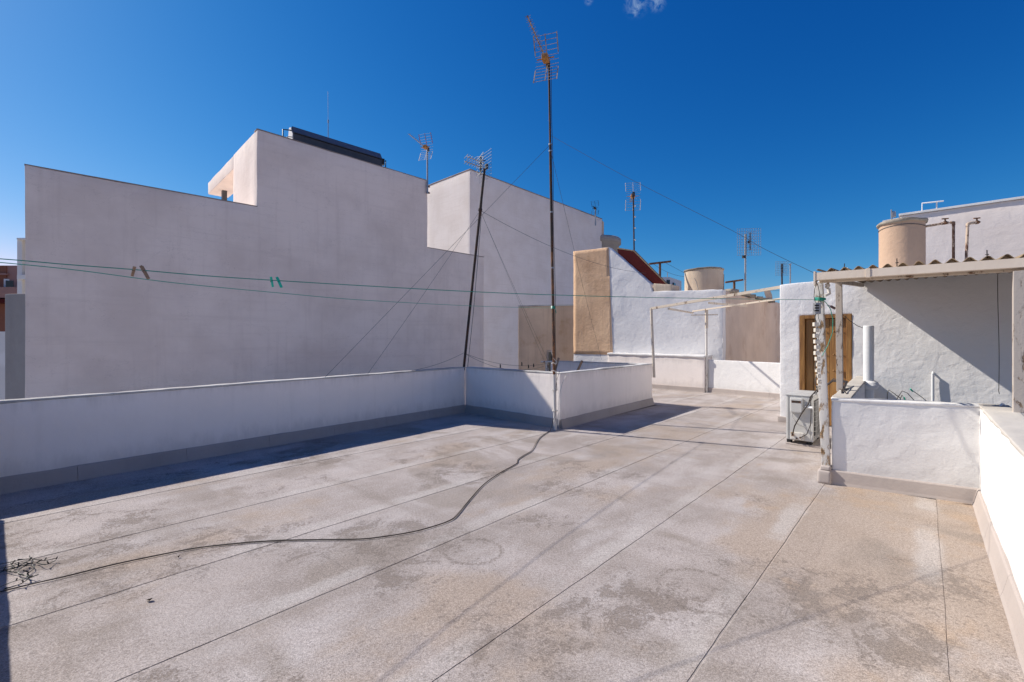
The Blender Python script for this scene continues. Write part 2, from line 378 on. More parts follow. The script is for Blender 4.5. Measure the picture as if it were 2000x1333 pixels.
# the roof slab under the membrane, with the wells cut out of its outline
flo = bpy.data.objects.new('terrace_floor', None); COL.objects.link(flo); flo.location = (1.5, 5, 0); tag(flo, kind='structure')
m = MB()
m.prism(abpoly((-.6, -7.3), (7.0, -7.8), (6.9, -4.97), (6.2, -.8), (6.4, .6), (-.6, .6)), -.35, -.006)
m.prism(abpoly((6.905, -4.97), (11.1, -5.1), (10.5, -2.1), (10.4, -.92), (6.205, -.80)), -.35, -.0065)
m.prism(abpoly((11.105, -5.1), (11.15, -8.5), (15.2, -8.5), (15.2, -1), (10.6, -2.05)), -.35, -.006)
part('roof_slab', m, 'slab', flo)
def strip(a0, a1, b0, b1, seed):
    """one laid sheet of membrane with slightly wavy long edges"""
    n = max(2, int((a1-a0)/.06)); mb = MB(); vs_ = []
    def gap(a, b_): return max(.0002, (.0019 if b_ < -1 else .0009)*(.75+1.5*noise.noise(Vector((a*.9, b_*7, 3)))+.7*noise.noise(Vector((a*5, b_*3, 8)))))
    for i in range(n+1):
        a = lerp(a0, a1, i/n)
        wl_ = .007*noise.noise(Vector((a*1.7, b0*3.1, 5)))+.0035*noise.noise(Vector((a*9, b0, 2)))
        wr_ = .007*noise.noise(Vector((a*1.7, b1*3.1, 5)))+.0035*noise.noise(Vector((a*9, b1, 2)))
        for bb_, zz in ((b0+gap(a, b0)+wl_, -.0005), (b0+.05, .0005), (b1-.05, .0015), (b1-gap(a, b1)+wr_, .0025)):
            p = ab(a, bb_); vs_.append((p.x, p.y, zz+.0012*noise.noise(Vector((a*3, bb_*3, 1)))))
    for i in range(n+1):
        for k, bb_ in ((0, b0), (3, b1)):
            q = vs_[i*4+k]; vs_.append((q[0], q[1], -.006))
    fs = []
    for i in range(n):
        for k in range(3): fs.append([i*4+k, (i+1)*4+k, (i+1)*4+k+1, i*4+k+1][::-1])
        o = 4*(n+1); fs.append([i*4, (i+1)*4, o+(i+1)*2, o+i*2]); fs.append([i*4+3, o+i*2+1, o+(i+1)*2+1, (i+1)*4+3])
    mb.add(vs_, fs, 0, False); mb.fix = True
    part('membrane_sheet', mb, 'floor', flo)
lay = [(-7.9, -6.02, [-.5, 6.98]), (-6.02, -4.88, [-.5, 6.95]), (-4.96, -4.88, [6.95, 11.0]),
       (-4.88, -3.83, [-.5, 9.6, 14.9]), (-3.83, -2.83, [-.5, 1.63, 11.8, 15]), (-2.83, -1.72, [-.5, 2.72, 10.5, 13.1, 15]),
       (-1.72, -.83, [-.5, 6.0, 10.4]), (-.83, .09, [-.5, 6.3]), (.09, .6, [-.5, 6.5]), (-8, -6.1, [11.1, 15]), (-6.1, -4.88, [11.02, 13, 15])]
for b0, b1, cuts in lay:
    for c0, c1 in zip(cuts, cuts[1:]): strip(c0+.0006, c1-.0006, b0, b1, b0)
part('membrane_sheet', MB().prism(abpoly((6.31, -.825), (10.4, -.92), (10.4, -.84), (6.31, -.78)), -.006, .001), 'floor', flo)

# a torched lap strip over one seam
m = MB(); vs_ = []; n = 60
for i in range(n+1):
    a = lerp(.8, 6.05, i/n); k_ = .008*noise.noise(Vector((a*3, 1, 1)))
    for bb_, z in ((-.822+k_, .001), (-.815+k_, .0065), (-.73+k_*2, .0055), (-.60+k_*2.5, .0012)):
        p = ab(a, bb_); vs_.append((p.x, p.y, z))
m.add(vs_, [[i*4+k, i*4+k+1, (i+1)*4+k+1, (i+1)*4+k] for i in range(n) for k in range(3)], 0, False); m.fix = True
part('lap_strip', m, 'floor', flo)

# skirting along a line, in short laid lengths
def skirting(parent, p, q, n2, h=.17, mat='skirt', seg=1.05, t0=.055, t1=.02, name='skirting_strip'):
    p, q, n2 = Vector(p), Vector(q), Vector(n2).normalized(); L = (q-p).length; k = max(1, round(L/seg)); u = (q-p)/L
    for i in range(k):
        s0 = L*i/k+.002; s1 = L*(i+1)/k-.002; mb = MB(); vs_ = []; ns = 6
        for j in range(ns+1):
            s_ = lerp(s0, s1, j/ns); c = p+u*s_
            e = .006*noise.noise(Vector((c.x*4, c.y*4, 0)))
            for off, z in ((-.02, .001), (t0+e, .001), (t0*.8+e, .03), (t1+e*.6, h-.012+e), (t1*.5, h+e*1.5), (-.02, h+e)):
                w2 = c+n2*off; vs_.append((w2.x, w2.y, z))
        fs = [[j*6+r_, j*6+(r_+1) % 6, (j+1)*6+(r_+1) % 6, (j+1)*6+r_] for j in range(ns) for r_ in range(6)]
        fs += [list(range(6)), list(range(ns*6, ns*6+6))]
        mb.add(vs_, fs); mb.fix = True
        part(name, mb, mat, parent)

def parapet_run(parent, a0, b0, a1, b1, inner, th, z0t, z1t, zb=-1.2, mat='parapet', cope=True, step=.09, amp=.006, name='wall', ext=0., cm='coping'):
    """wall between two roof-grid points; thickness goes to the side away from 'inner'"""
    p, q = ab(a0, b0), ab(a1, b1); u = (q-p).normalized(); n2 = Vector(ab(*inner)).normalized()
    n2 = (n2-u*n2.dot(u)).normalized(); L = (q-p).length
    pr = [(-ext, zb), (L+ext, zb), (L+ext, z1t), (-ext, z0t)]
    mb = MB().profile(p, u, -n2, pr, 0, th)
    part(name, mb, mat, parent, rough=(step, amp), bevel=.018)
    if cope:
        pr = [(-ext-.006, z0t-.012), (L+ext+.006, z1t-.012), (L+ext+.006, z1t+.016), (-ext-.006, z0t+.016)]
        part('coping', MB().profile(p, u, -n2, pr, -.006, th+.006), cm, parent, rough=(.07, .010), bevel=.008)
    return p, q, n2

# long parapet on the left
t = thing('parapet_wall', (*ab(3, -7.4), 0), 'long white parapet in shade along the left side of the terrace', 'parapet')
LA, LB = (-.45, -7.19), (7.01, -7.70)
p, q, n2 = parapet_run(t, *LA, *LB, (0, 1), .16, .95, 1.0)
skirting(t, p, q, n2)
# well parapet
t = thing('parapet_wall', (*ab(8, -5.5), 0), 'white angular parapet round the light well with the tall mast at its corner', 'parapet')
C1, C2, C3, C4 = (7.02, -7.70), (6.87, -4.95), (11.0, -5.10), (11.15, -8.2)
p, q, n2 = parapet_run(t, 7.03, -7.68, 6.87, -4.95, (-1, 0), .15, 1.0, 1.005)
skirting(t, p, q, n2)
p, q, n2 = parapet_run(t, 7.03, -4.953, 11.0, -5.10, (0, 1), .15, 1.003, 1.02)
skirting(t, ab(6.86, -4.95), q, n2)
p, q, n2 = parapet_run(t, 10.85, -5.26, 11.0, -8.3, (-1, 0), .15, 1.018, 1.0)
# back parapet behind the camera (it shades the left edge of the floor)
t = thing('parapet_wall', (*ab(-.35, -3), 0), 'low white parapet at the near edge of the terrace, mostly behind the viewer', 'parapet')
p, q, n2 = parapet_run(t, -.29, -7.17, -.29, .40, (1, 0), .16, .985, .985, step=.3, amp=.003)
skirting(t, p, q, n2)
# right-hand parapet
t = thing('parapet_wall', (*ab(4, .5), 0), 'bright white parapet running down the right edge of the terrace', 'parapet')
p, q, n2 = parapet_run(t, 6.62, .405, -.28, .42, (0, -1), .21, .955, .995, mat='white', amp=.007, cm='copinglight')
skirting(t, ab(6.42, .405), q, n2, mat='skirtlight', h=.15)
# front parapet of the stair well on the right
t = thing('parapet_wall', (*ab(6.4, -.2), 0), 'short white parapet across the stair well, between rusty post and right edge', 'parapet')
FL, FR = (6.27, -.775), (6.435, .44)
p, q, n2 = parapet_run(t, *FL, *FR, (-1, 0), .17, .935, .955, mat='white', amp=.008, step=.06, cm='white')
skirting(t, ab(6.255, -.83), q, n2, mat='skirtlight', h=.15, t0=.05)
m = MB()
m.abbox(6.17, 6.36, -.90, -.772, 0, .15); m.abbox(6.19, 6.34, -.88, -.775, .14, .20)
part('mortar_lump', m, 'skirtlight', t, rough=(.04, .012), bevel=.02)
t = thing('parapet_wall', (*ab(8.3, -.8), 0), 'white side parapet leading back to the wooden door', 'parapet')
p, q, n2 = parapet_run(t, 6.45, -.79, 10.25, -.90, (0, -1), .17, .95, .96, mat='white', amp=.008, cm='copinglight')
skirting(t, p, q, n2, mat='skirtlight', h=.12)

# low wall at the far end
t = thing('low_wall', (*ab(14.9, -5), 0), 'white low wall with skirting tiles closing the far end of the terrace', 'wall')
p, q, n2 = parapet_run(t, 14.85, -8.6, 14.66, -5.08, (-1, 0), .6, 1.12, 1.10, mat='parapet', cope=False, step=.14)
part('ledge', MB().profile(p, (q-p).normalized(), -n2, [(0, 1.10), ((q-p).length, 1.08), ((q-p).length+.02, 1.15), (0, 1.17)], -.03, .6), 'white', t, rough=(.1, .02), bevel=.02)
skirting(t, p, q, n2, mat='skirtlight', name='skirting_tile', h=.15, t0=.03, t1=.02)
p, q, n2 = parapet_run(t, 14.78, -5.07, 14.18, -1.4, (-1, 0), .15, 1.02, .97, mat='white', cope=False, step=.14)
skirting(t, p, q, n2, mat='skirtlight', name='skirting_tile', h=.15, t0=.03, t1=.02)

# ================================================ BUILDINGS
# 1. big pale building on the left
U1 = Vector((.715, .699)).normalized(); V1 = Vector((-.699, .715)).normalized(); P0 = Vector((-6.2, 11.22))
def p1(t_, v_): return P0+U1*t_+V1*v_
t = thing('building', (*p1(1, 2), -7.5), 'large windowless pale building with a raised block filling the left side', 'building')
m = MB().profile(P0, U1, V1, [(-3.89, -7.5), (7.28, -7.5), (7.28, 4.57), (4.91, 4.57), (4.91, 6.70), (0, 6.76), (0, 4.87), (-3.89, 4.85)], 0, 2.2)
part('wall', m, 'wall1', t, rough=(.45, .012), bevel=.02)
m = MB(); m.prism([tuple(p1(-3.88, 2.201)), tuple(p1(7.27, 2.201)), tuple(p1(7.27, 9)), tuple(p1(-3.88, 9))], -7.5, 4.3)
part('rear_wall', m, 'wall1', t)
m = MB(); m.prism([tuple(p1(.003, 2.202)), tuple(p1(.58, 2.202)), tuple(p1(.58, 5.3)), tuple(p1(.003, 5.3))], 6.38, 6.75)
part('overhanging_roof', m, 'wall1', t, rough=(.4, .008), bevel=.02)
q = at(438, 385, 14.66); m = MB(); m.bar((q.x, q.y, 4.3), (q.x, q.y, 6.39), .13, .13)
part('steel_post', m, 'panelgrey', t)
def cop1(ta, tb, za, zb): part('roof_edge', MB().profile(P0, U1, V1, [(ta, za), (tb, zb), (tb, zb+.014), (ta, za+.014)], -.008, .24), 'darkcoping', t, rough=(.3, .004))
cop1(-3.9, -.004, 4.852, 4.872); cop1(-.01, 4.92, 6.762, 6.702); cop1(4.915, 7.29, 4.572, 4.572)
m = MB(); q = at(119, 745.5, 9.42); m.obox(q, (.02, 0, 0), (0, .02, 0), (0, 0, .02)); part('drain_hole', m, 'steelblack', t)
# solar heater on its roof
def sol(tt, vv, z): q = p1(tt, vv); return Vector((q.x, q.y, z))
t = thing('solar_collector', sol(2.2, .75, 6.3), 'long dark grey solar collector lying along the roof edge of the raised block', 'solar collector')
prof = [(.55, 6.86), (.55, 7.16), (.67, 7.35), (.80, 7.38), (.95, 6.86)]
m = MB(); vs_ = [sol(tt, v_, z) for tt in (1.02, 3.62) for v_, z in prof]; n = 5
m.add(vs_, [[i, (i+1) % n, n+(i+1) % n, n+i] for i in range(n)], 0); m.add(vs_[:5], [list(range(5))], 0); m.add(vs_[5:], [list(range(5))[::-1]], 0); m.fix = True
part('collector_box', m, 'panelgrey', t, bevel=.008)
m = MB(); m.add([sol(1.02, .535, 7.175), sol(3.62, .535, 7.175), sol(3.62, .665, 7.372), sol(1.02, .665, 7.372)], [(0, 1, 2, 3)])
m.add([sol(1.02, .515, 7.182), sol(3.62, .515, 7.182), sol(3.62, .645, 7.38), sol(1.02, .645, 7.38)], [(0, 1, 2, 3)])
part('cover_sheet', m, 'paneltop', t)
m = MB(); m.add([sol(1.0, v_, z) for v_, z in prof]+[sol(1.018, v_, z) for v_, z in prof], [list(range(5)), [9, 8, 7, 6, 5]]+[[i, 5+i, 5+(i+1) % 5, (i+1) % 5] for i in range(5)]); m.fix = True
part('end_cap', m, 'antwhite', t)
t_s = t; m = MB(); m.tube([sol(.78, .6, 6.7), sol(.78, .6, 7.2), sol(1.0, .62, 7.25)], .018); m.tube([sol(.84, .5, 6.7), sol(.86, .5, 7.0), sol(1.0, .55, 7.05)], .012)
part('pipe_fitting', m, 'steelblack', t); m = MB(); m.obox(sol(3.66, .6, 7.12), (.05, .03, 0), (-.03, .05, 0), (0, 0, .09)); m.tube([sol(3.66, .6, 7.1), sol(3.78, .6, 7.2), sol(3.74, .55, 6.7)], .015)
part('pipe_fitting', m, 'steelblack', t)
q = at(641, 262, 13.3); m = MB(); m.tube([(q.x, q.y, 6.3), (q.x, q.y, 7.95)], .011, 6); m.tube([(q.x, q.y, 7.7), at(640.5, 179, 13.3)], .005, 5); m.tube([(q.x, q.y, 7.9), (q.x, q.y, 7.98)], .02, 6)
solo('whip_antenna', m, 'galv', 'thin upright whip antenna above the solar collector', 'antenna')

# 2. white building further back
K = 2.0; U2 = Vector((.69, .724)).normalized(); V2 = Vector((-.724, .69)).normalized(); Q0 = Vector((-.091*32, 32))
t = thing('building', (Q0.x, Q0.y+5, -7.5), 'tall plain white building behind the leaning mast', 'building')
m = MB().profile(Q0, U2, V2, [(0, -7.5), (16.7, -7.5), (16.7, 13.25), (0, 13.5)], 0, 5.2)
part('wall', m, 'wall2', t, rough=(.9, .02), bevel=.03)
part('roof_edge', MB().profile(Q0, U2, V2, [(-.03, 13.502), (16.72, 13.252), (16.72, 13.31), (-.03, 13.56)], -.03, 5.22), 'darkcoping', t, rough=(.6, .01))
m = MB().profile(Q0, U2, V2, [(16.73, -7.5), (17.0, -7.5), (17.0, 13.0), (16.73, 13.15)], -.02, 3)
part('corner_strip', m, 'tan', t)

# tan annex between them
A0 = Vector((.262, 19.0)); A1 = Vector((3.1, 19.7)); ua = (A1-A0).normalized(); va = Vector((.05, 1))
t = thing('annex_building', (1.5, 18.5, -7.5), 'low tan stained annex with a small dark window beyond the light well', 'building')
part('wall', MB().profile(A0, ua, va, [(0, -7.5), (3, -7.5), (3, 3.12), (0, 3.01)], 0, .22), 'tan', t, rough=(.3, .012), bevel=.02)
part('roof_edge', MB().profile(A0, ua, va, [(0, 3.012), (3, 3.122), (3, 3.18), (0, 3.07)], -.03, .22), 'coping', t)
q0 = (at(1072, 690, 19.2)-Vector((*A0, 0))).xy.dot(ua)
m = MB(); zt, zb = 1.14, .05
fr = part('window_frame', MB().profile(A0, ua, va, [(q0-.03, zb), (q0+.28, zb), (q0+.28, zt+.08), (q0-.03, zt+.08)], -.03, .02), 'skirtlight', t)
part('window_pane', MB().profile(A0, ua, va, [(q0+.02, zb+.05), (q0+.23, zb+.05), (q0+.23, zt), (q0+.02, zt)], -.036, -.02), 'glassdark', fr)
# warm lower wall left of the annex
m = MB().profile((-1.05, 16.45), Vector((.69, .724)).normalized(), V2, [(0, -7.5), (2.2, -7.5), (2.2, 4.55), (0, 4.55)], .06, .4)

# 3. white stair building with the ochre end
C3o = Vector((6.7, 14.65)); U3 = Vector((-.80, .60)); V3 = Vector((.655, .756)).normalized()
t = thing('building', (*(C3o+U3*2+V3*2), -7.5), 'white plastered building with sloping stair wall and ochre end strip at the far end', 'building')
prof = [(0, -7.5), (5.39, -7.5), (5.39, 5.08), (3.93, 5.06), (3.5, 4.68), (2.36, 3.60), (2.26, 3.32), (0, 3.24)]
part('wall', MB().profile(C3o, U3, V3, prof, 0, .32), 'whiteraw', t, rough=(.16, .018), bevel=.02)
part('ochre_wall', MB().profile(C3o, U3, V3, [(3.74, 1.1), (5.385, 1.1), (5.385, 5.075), (3.92, 5.05), (3.86, 3.6), (3.80, 2.2)], -.015, .05), 'ochre', t, rough=(.14, .01))
sd = MB().profile(C3o+V3*.321, V3, -U3, [(0, -7.5), (9, -7.5), (9, 3.34), (3, 3.30), (2.9, 3.20), (0, 3.22)], -2.2, 0)
part('side_wall', sd, 'grime', t, rough=(.2, .012), bevel=.02)
m = MB().profile(C3o, U3, V3, [(.02, -7.5), (5.35, -7.5), (5.35, 2.75), (.02, 2.75)], 2.4, 24); part('rear_wall', m, 'whiteraw', t)  # unseen; extended far back so its top bounces light onto the tall building
sl = MB().profile(C3o, U3, V3, [(3.75, 5.03), (3.12, 4.86), (1.92, 3.56), (2.42, 3.56), (3.7, 4.80)], .33, .40)
part('sloping_red_fascia', sl, 'redsteel', t)
m = MB().profile(C3o, U3, V3, [(3.76, 5.032), (3.12, 4.865), (1.90, 3.55), (1.875, 3.56), (3.10, 4.90), (3.74, 5.08)], .325, .46)
part('sloping_roof_edge', m, 'corrug', t)
m = MB().profile(C3o, U3, V3, [(1.62, 3.2), (2.24, 3.2), (2.24, 3.60), (1.62, 3.52)], .02, .7); part('roof_kerb', m, 'cream', t, rough=(.15, .01), bevel=.015)
m = MB(); rnd = random.Random(3)
for i in range(11):
    px = 1425+rnd.random()*95
    tt = ((px-1000)/F*14.97-6.9)/(.655-(px-1000)/F*.756); tt = max(.1, min(6, tt))
    b0 = C3o+V3*(.32+tt); m.obox((b0.x, b0.y, 3.26), (.16, .1, 0), (-.1, .1, 0), (0, 0, .03+.04*rnd.random()))
part('roof_rubble', m, 'lid', t, rough=(.1, .02), kind='stuff')

# round structure behind the ochre wall
q = at(1170, 480, 46); m = MB()
m.lathe((q.x, q.y, 0), [(1.95, 5), (1.95, 11.1), (2.15, 11.15), (2.15, 11.6), (2.0, 11.75), (1.0, 11.9), (0, 11.9)], 40)
solo('water_tank', m, 'concrete', 'grey round water tank peeping out behind the top of the ochre wall', 'water tank', 'round water tanks on the roofs')
# cream tank on the roof
def tank(px, Y, r, zb, zt, wallm, label, lidover=.05):
    x = (px-1000)/F*Y
    t = thing('water_tank', (x, Y, zb), label, 'water tank', 'round water tanks on the roofs')
    m = MB().lathe((x, Y, 0), [(r, zb), (r, zb+.3), (r, zt-.14), (r, zt-.05)], 56); part('tank_body', m, wallm, t)
    vs_ = [(r-.02, zt-.06), (r+lidover, zt-.055), (r+lidover+.01, zt-.01), (r+lidover-.02, zt+.012), (r*.6, zt+.03), (0, zt+.035)]
    l = part('lid', MB().lathe((x, Y, 0), vs_, 56), 'lid', t, rough=None)
    for v in l.data.vertices: v.co.z += .02*noise.noise(v.co*4)
    return t, x
tk, x = tank(1374.5, 17.0, .665, 3.1, 4.22, 'cream', 'cream cylindrical water tank on the white roof in the middle distance', .02)
m = MB(); m.tube([(x-.55, 17-.52, 3.85), (x-.50, 17-.58, 3.7), (x-.46, 17-.62, 3.45), (x-.5, 17-.6, 3.25)], .012, 6); part('overflow_wire', m, 'concrete', tk)
m = MB(); m.tube([(x+.70, 16.95, 3.1), (x+.70, 16.95, 4.05), (x+.62, 16.9, 4.06)], .028, 8); part('feed_pipe', m, 'mastdark', tk)

# small white house far away
c = at(1311, 555, 62); t = thing('house', (c.x, c.y, -7.5), 'tiny white house with two dark windows far behind the roofs', 'building')
def hx(px, py, Y=62): return at(px, py, Y)
m = MB(); l_ = hx(1291, 543); r_ = hx(1308, 541); rr = hx(1331, 543, 66); bk = rr+(l_-r_)
m.prism([(l_.x, l_.y), (r_.x, r_.y), (rr.x, rr.y), (bk.x, bk.y)], -7.5, 10.2); part('wall', m, 'white', t)
m = MB(); q = hx(1305, 546); m.obox((q.x, 61.97, 9.5), (.22, 0, 0), (0, .06, 0), (0, 0, .3)); part('window', m, 'glassdark', t)
q1 = r_.lerp(rr, .35); m = MB(); m.obox((q1.x-.0, q1.y-.15, 9.1), (.3, .5, 0), (.05, -.03, 0), (0, 0, .45)); part('window', m, 'glassdark', t)
m = MB(); q = hx(1306, 538); m.tube([(q.x, 62.5, 10), (q.x, 62.5, 10.9)], .05, 5); part('chimney', m, 'concrete', t)

# 4. door building on the right
t = thing('building', (*ab(12, 0), -7.5), 'rough white plastered stair building with the brown wooden door', 'building')
DA, DB = ab(10.33, -2.13), ab(10.14, 4.6); ud = (DB-DA).normalized(); vd = Vector((-ud.y, ud.x))
if vd.dot(UA) < 0: vd = -vd
def dd(px):   # distance along the door wall at a photo column
    r_ = (px-1000)/F; return (r_*DA.y-DA.x)/(ud.x-r_*ud.y)
d0, d1 = dd(1562), dd(1664)
DZ = 2.09
prof = [(0, -7.5), (d0, -7.5), (d0, DZ), (d1, DZ), (d1, -7.5), (6.9, -7.5), (6.9, 2.66), (.9, 2.74), (0, 2.71)]
part('wall', MB().profile(DA, ud, vd, prof, 0, .35), 'whiteraw', t, rough=(.1, .012), bevel=.015)
part('rear_wall', MB().profile(DA, ud, vd, [(0.01, -7.5), (6.89, -7.5), (6.89, 2.6), (0.01, 2.64)], .351, 4.5), 'whiteraw', t)
m = MB(); c0 = DA-vd*.03
m.profile(DA, ud, vd, [(-.03, -.01), (.35, -.01), (.35, .10), (-.03, .12)], -.04, .3); part('plinth', m, 'skirtlight', t, rough=(.08, .008), bevel=.01)
# door
c = DA+ud*((d0+d1)/2)+vd*.1
t = thing('door', (c.x, c.y, .02), 'brown wooden plank door in the white wall behind the rusty posts', 'door')
fw = .085; ft = .03
for s0, s1, z0, z1 in ((d0+.002, d0+fw, 0, DZ-.004), (d1-fw, d1-.002, 0, DZ-.004), (d0+fw+.001, d1-fw-.001, DZ-fw*.8, DZ-.004)):
    part('frame_board', MB().profile(DA, ud, vd, [(s0, z0), (s1, z0), (s1, z1), (s0, z1)], -.012, .12), 'wood', t, bevel=.006)
iw0, iw1 = d0+fw+.004, d1-fw-.004; n = 5; bw = (iw1-iw0)/n
for i in range(n):
    s0 = iw0+bw*i+.003; s1 = iw0+bw*(i+1)-.003; pr = [(s0, .02), (s1, .02), (s1, DZ-fw*.8-.006), (s0, DZ-fw*.8-.006)]
    pk = part('plank', MB().profile(DA, ud, vd, pr, .045 if i % 2 else .055, .085), 'wood', t, bevel=.004)
    if i >= 2:
        for z in (.55, 1.05, 1.35, 1.78):
            mm = MB(); q = DA+ud*((s0+s1)/2)+vd*.045; mm.lathe((0, 0, 0), [(0, .012), (.008, .010), (.014, .003), (.015, 0)], 10)
            Mx = Matrix.Translation((q.x, q.y, z)) @ Vector((-vd.x, -vd.y, 0)).to_track_quat('Z', 'Y').to_matrix().to_4x4()
            mm.v = [Mx @ v for v in mm.v]; part('stud', mm, 'wood', pk)
part('backing', MB().profile(DA, ud, vd, [(d0+.01, .01), (d1-.01, .01), (d1-.01, DZ-.02), (d0+.01, DZ-.02)], .13, .17), 'slab', t)
m = MB(); q = DA+ud*(iw1-bw*.5)+vd*.03; m.obox((q.x, q.y, 1.02), (*ud*.018, 0), (*vd*.012, 0), (0, 0, .05)); part('lock_plate', m, 'mastrust', t)

# ochre tank on that roof
tk, x = tank(1761, 10.5, .41, 2.5, 4.30, 'tank', 'tall ochre cylindrical water tank rising behind the corrugated canopy', .035)
m = MB(); m.tube([(x+.415*math.cos(a_), 10.5+.415*math.sin(a_), 4.16+.02*math.sin(a_*2)) for a_ in [i*math.pi/16 for i in range(33)]], .008, 5); part('tie_wire', m, 'wire', tk)
def pipework(label, pts, hand, mat='waterpipe'):
    t = thing('water_pipe', (pts[0][0], pts[0][1], 2.6), label, 'pipe', 'standing water pipes on the right-hand roof')
    part('pipe', MB().tube(pts, .027, 10), mat, t)
    for i in range(1, len(pts)-1):
        part('elbow', MB().tube([Vector(pts[i])+(Vector(pts[i-1])-Vector(pts[i])).normalized()*.06, pts[i], Vector(pts[i])+(Vector(pts[i+1])-Vector(pts[i])).normalized()*.06], .033, 10), 'waterpipe', t)
    hv = Vector(hand); m = MB(); m.tube([hv, hv+Vector((0, 0, .09))], .014, 8); m.tube([hv+Vector((-.07, 0, .09)), hv+Vector((.07, 0, .10))], .014, 6); m.lathe(hv-Vector((0, 0, .03)), [(0, 0), (.035, 0), (.04, .03), (.03, .07), (0, .07)], 12)
    part('valve', m, 'mastrust', t)
Yp = 10.2
pipework('rusty brown pipe with valve joined to the ochre tank', [at(1862, 560, Yp), at(1862.5, 435, Yp), at(1846, 436, Yp), at(1806, 443, 10.4)], at(1846, 436, Yp))
pipework('rusty pipe stub with a lever valve, right of the tank and not joined to it', [at(1885, 560, Yp), at(1890, 438, Yp), at(1896, 436, Yp), at(1913, 434, Yp)], at(1908, 435, Yp))

# 5. pale building at far right
t = thing('building', (*ab(18, 3), -7.5), 'pale building with a thin coping behind the ochre tank at far right', 'building')
m = MB(); pl = lambda a0, a1, b0, b1: abpoly((a0, b0), (a0, b1), (a1, b1), (a1, b0))
part('wall', MB().profile(ab(16.97, -.5), UB, UA, [(0, -7.5), (9, -7.5), (9, 5.14), (0, 5.12)], 0, 7), 'wall2', t, rough=(.4, .012), bevel=.02)
part('wall', MB().profile(ab(17.2, -.86), UB, UA, [(0, -7.5), (.36, -7.5), (.36, 5.08), (0, 5.06)], 0, 4), 'wall2', t)
part('coping', MB().profile(ab(16.97, -.5), UB, UA, [(-.03, 5.122), (9, 5.142), (9, 5.20), (-.03, 5.18)], -.05, .3), 'white', t, bevel=.006)
part('coping', MB().profile(ab(17.2, -.86), UB, UA, [(-.04, 5.062), (.32, 5.082), (.32, 5.12), (-.04, 5.10)], -.04, .3), 'coping', t, bevel=.006)
Yr = 12.75
m = MB(); m.tube([at(1801, 418, Yr), at(1801, 397.5, Yr), at(1843, 393, 12.5)], .018, 6); m.tube([at(1829.5, 414, 12.6), at(1829.5, 394.5, 12.6)], .018, 6)
solo('roof_rail', m, 'pvc', 'small white rail standing on the far right roof', 'railing')
m = MB(); m.tube([at(1741.5, 431, 13.1), at(1741, 410, 13.1)], .018, 6); m.obox(at(1745, 420, 13.1), (.05, 0, 0), (0, .03, 0), (0, 0, .07)); m.tube([at(1741, 414, 13.1), at(1749, 413, 13.1)], .01, 5)
solo('vent_stub', m, 'galv', 'short vent stub on the roof corner above the ochre tank', 'vent')

# 6. left background
t = thing('building', (-10, 10, -7.5), 'narrow grey rendered block squeezed beside the big pale building', 'building')
part('wall', MB().profile((-10.02, 9.10), Vector((.98, -.2)).normalized(), (.2, .98), [(0, -7.5), (1.0, -7.5), (1.0, 2.53), (0, 2.53)], 0, 3), 'concrete', t, bevel=.02)
def farbox(px0, px1, Y0, Y1, py, mat, t, name='wall', zlow=-7.5):
    Y0 = Y1 = min(Y0, Y1)
    a_, b_ = at(px0, py, Y0), at(px1, py, Y1); u = (b_-a_).xy; L = u.length; u /= L; v = Vector((-u.y, u.x))
    return part(name, MB().profile(a_.xy, u, v, [(0, zlow), (L, zlow), (L, a_.z), (0, a_.z)], 0, 6), mat, t), a_, u, v, L
t = thing('building', (*at(41, 500, 30).xy, -7.5), 'narrow yellow house with white pilaster at the far left edge', 'building')
farbox(37, 70, 30, 31, 472, 'yellow', t)
farbox(33.5, 43, 29.8, 30, 469, 'white', t, 'pilaster')
farbox(32.5, 70, 29.6, 30.4, 465, 'white', t, 'cornice', at(40, 469, 29.7).z); farbox(33, 70, 29.65, 30.4, 537, 'white', t, 'string_course', at(40, 546, 29.7).z)
t = thing('building', (*at(0, 500, 45).xy, -7.5), 'brown apartment block at the far left edge', 'building')
farbox(-60, 12, 48, 44, 519, 'brick', t); farbox(12.5, 60, 44.1, 50, 519, 'pinkfar', t)
farbox(-60, 12, 47.8, 43.8, 534, 'pinkfar', t, 'string_course', at(0, 538, 44).z)
farbox(-60, 40, 43, 42.5, 561, 'pinkfar', t, 'balcony_wall', at(0, 583, 43).z)
farbox(-60, 40, 42.9, 42.4, 584, 'redsteel', t, 'balcony_slab', at(0, 592, 43).z)
b_ = at(20, 558, 44); m = MB(); m.obox(at(19.5, 558, 44.2), (.32, .2, 0), (-.05, .1, 0), (0, 0, .6)); w_ = part('window', m, 'pvc', t)
m = MB(); m.obox(at(19.5, 558, 44.0), (.22, .14, 0), (-.03, .06, 0), (0, 0, .45)); part('pane', m, 'glassdark', w_)
t = thing('building', (*at(0, 700, 26).xy, -7.5), 'low white house with dark windows below the brown block', 'building')
farbox(-50, 30, 27, 25, 648, 'white', t)
for py0, py1 in ((669, 690), (693, 711), (735, 745)):
    m = MB(); c = at(5, (py0+py1)/2, 25.4); m.obox(c, (.12, -.01, 0), (0, .15, 0), (0, 0, (py1-py0)/2/F*25.4)); part('window', m, 'glassdark', t)

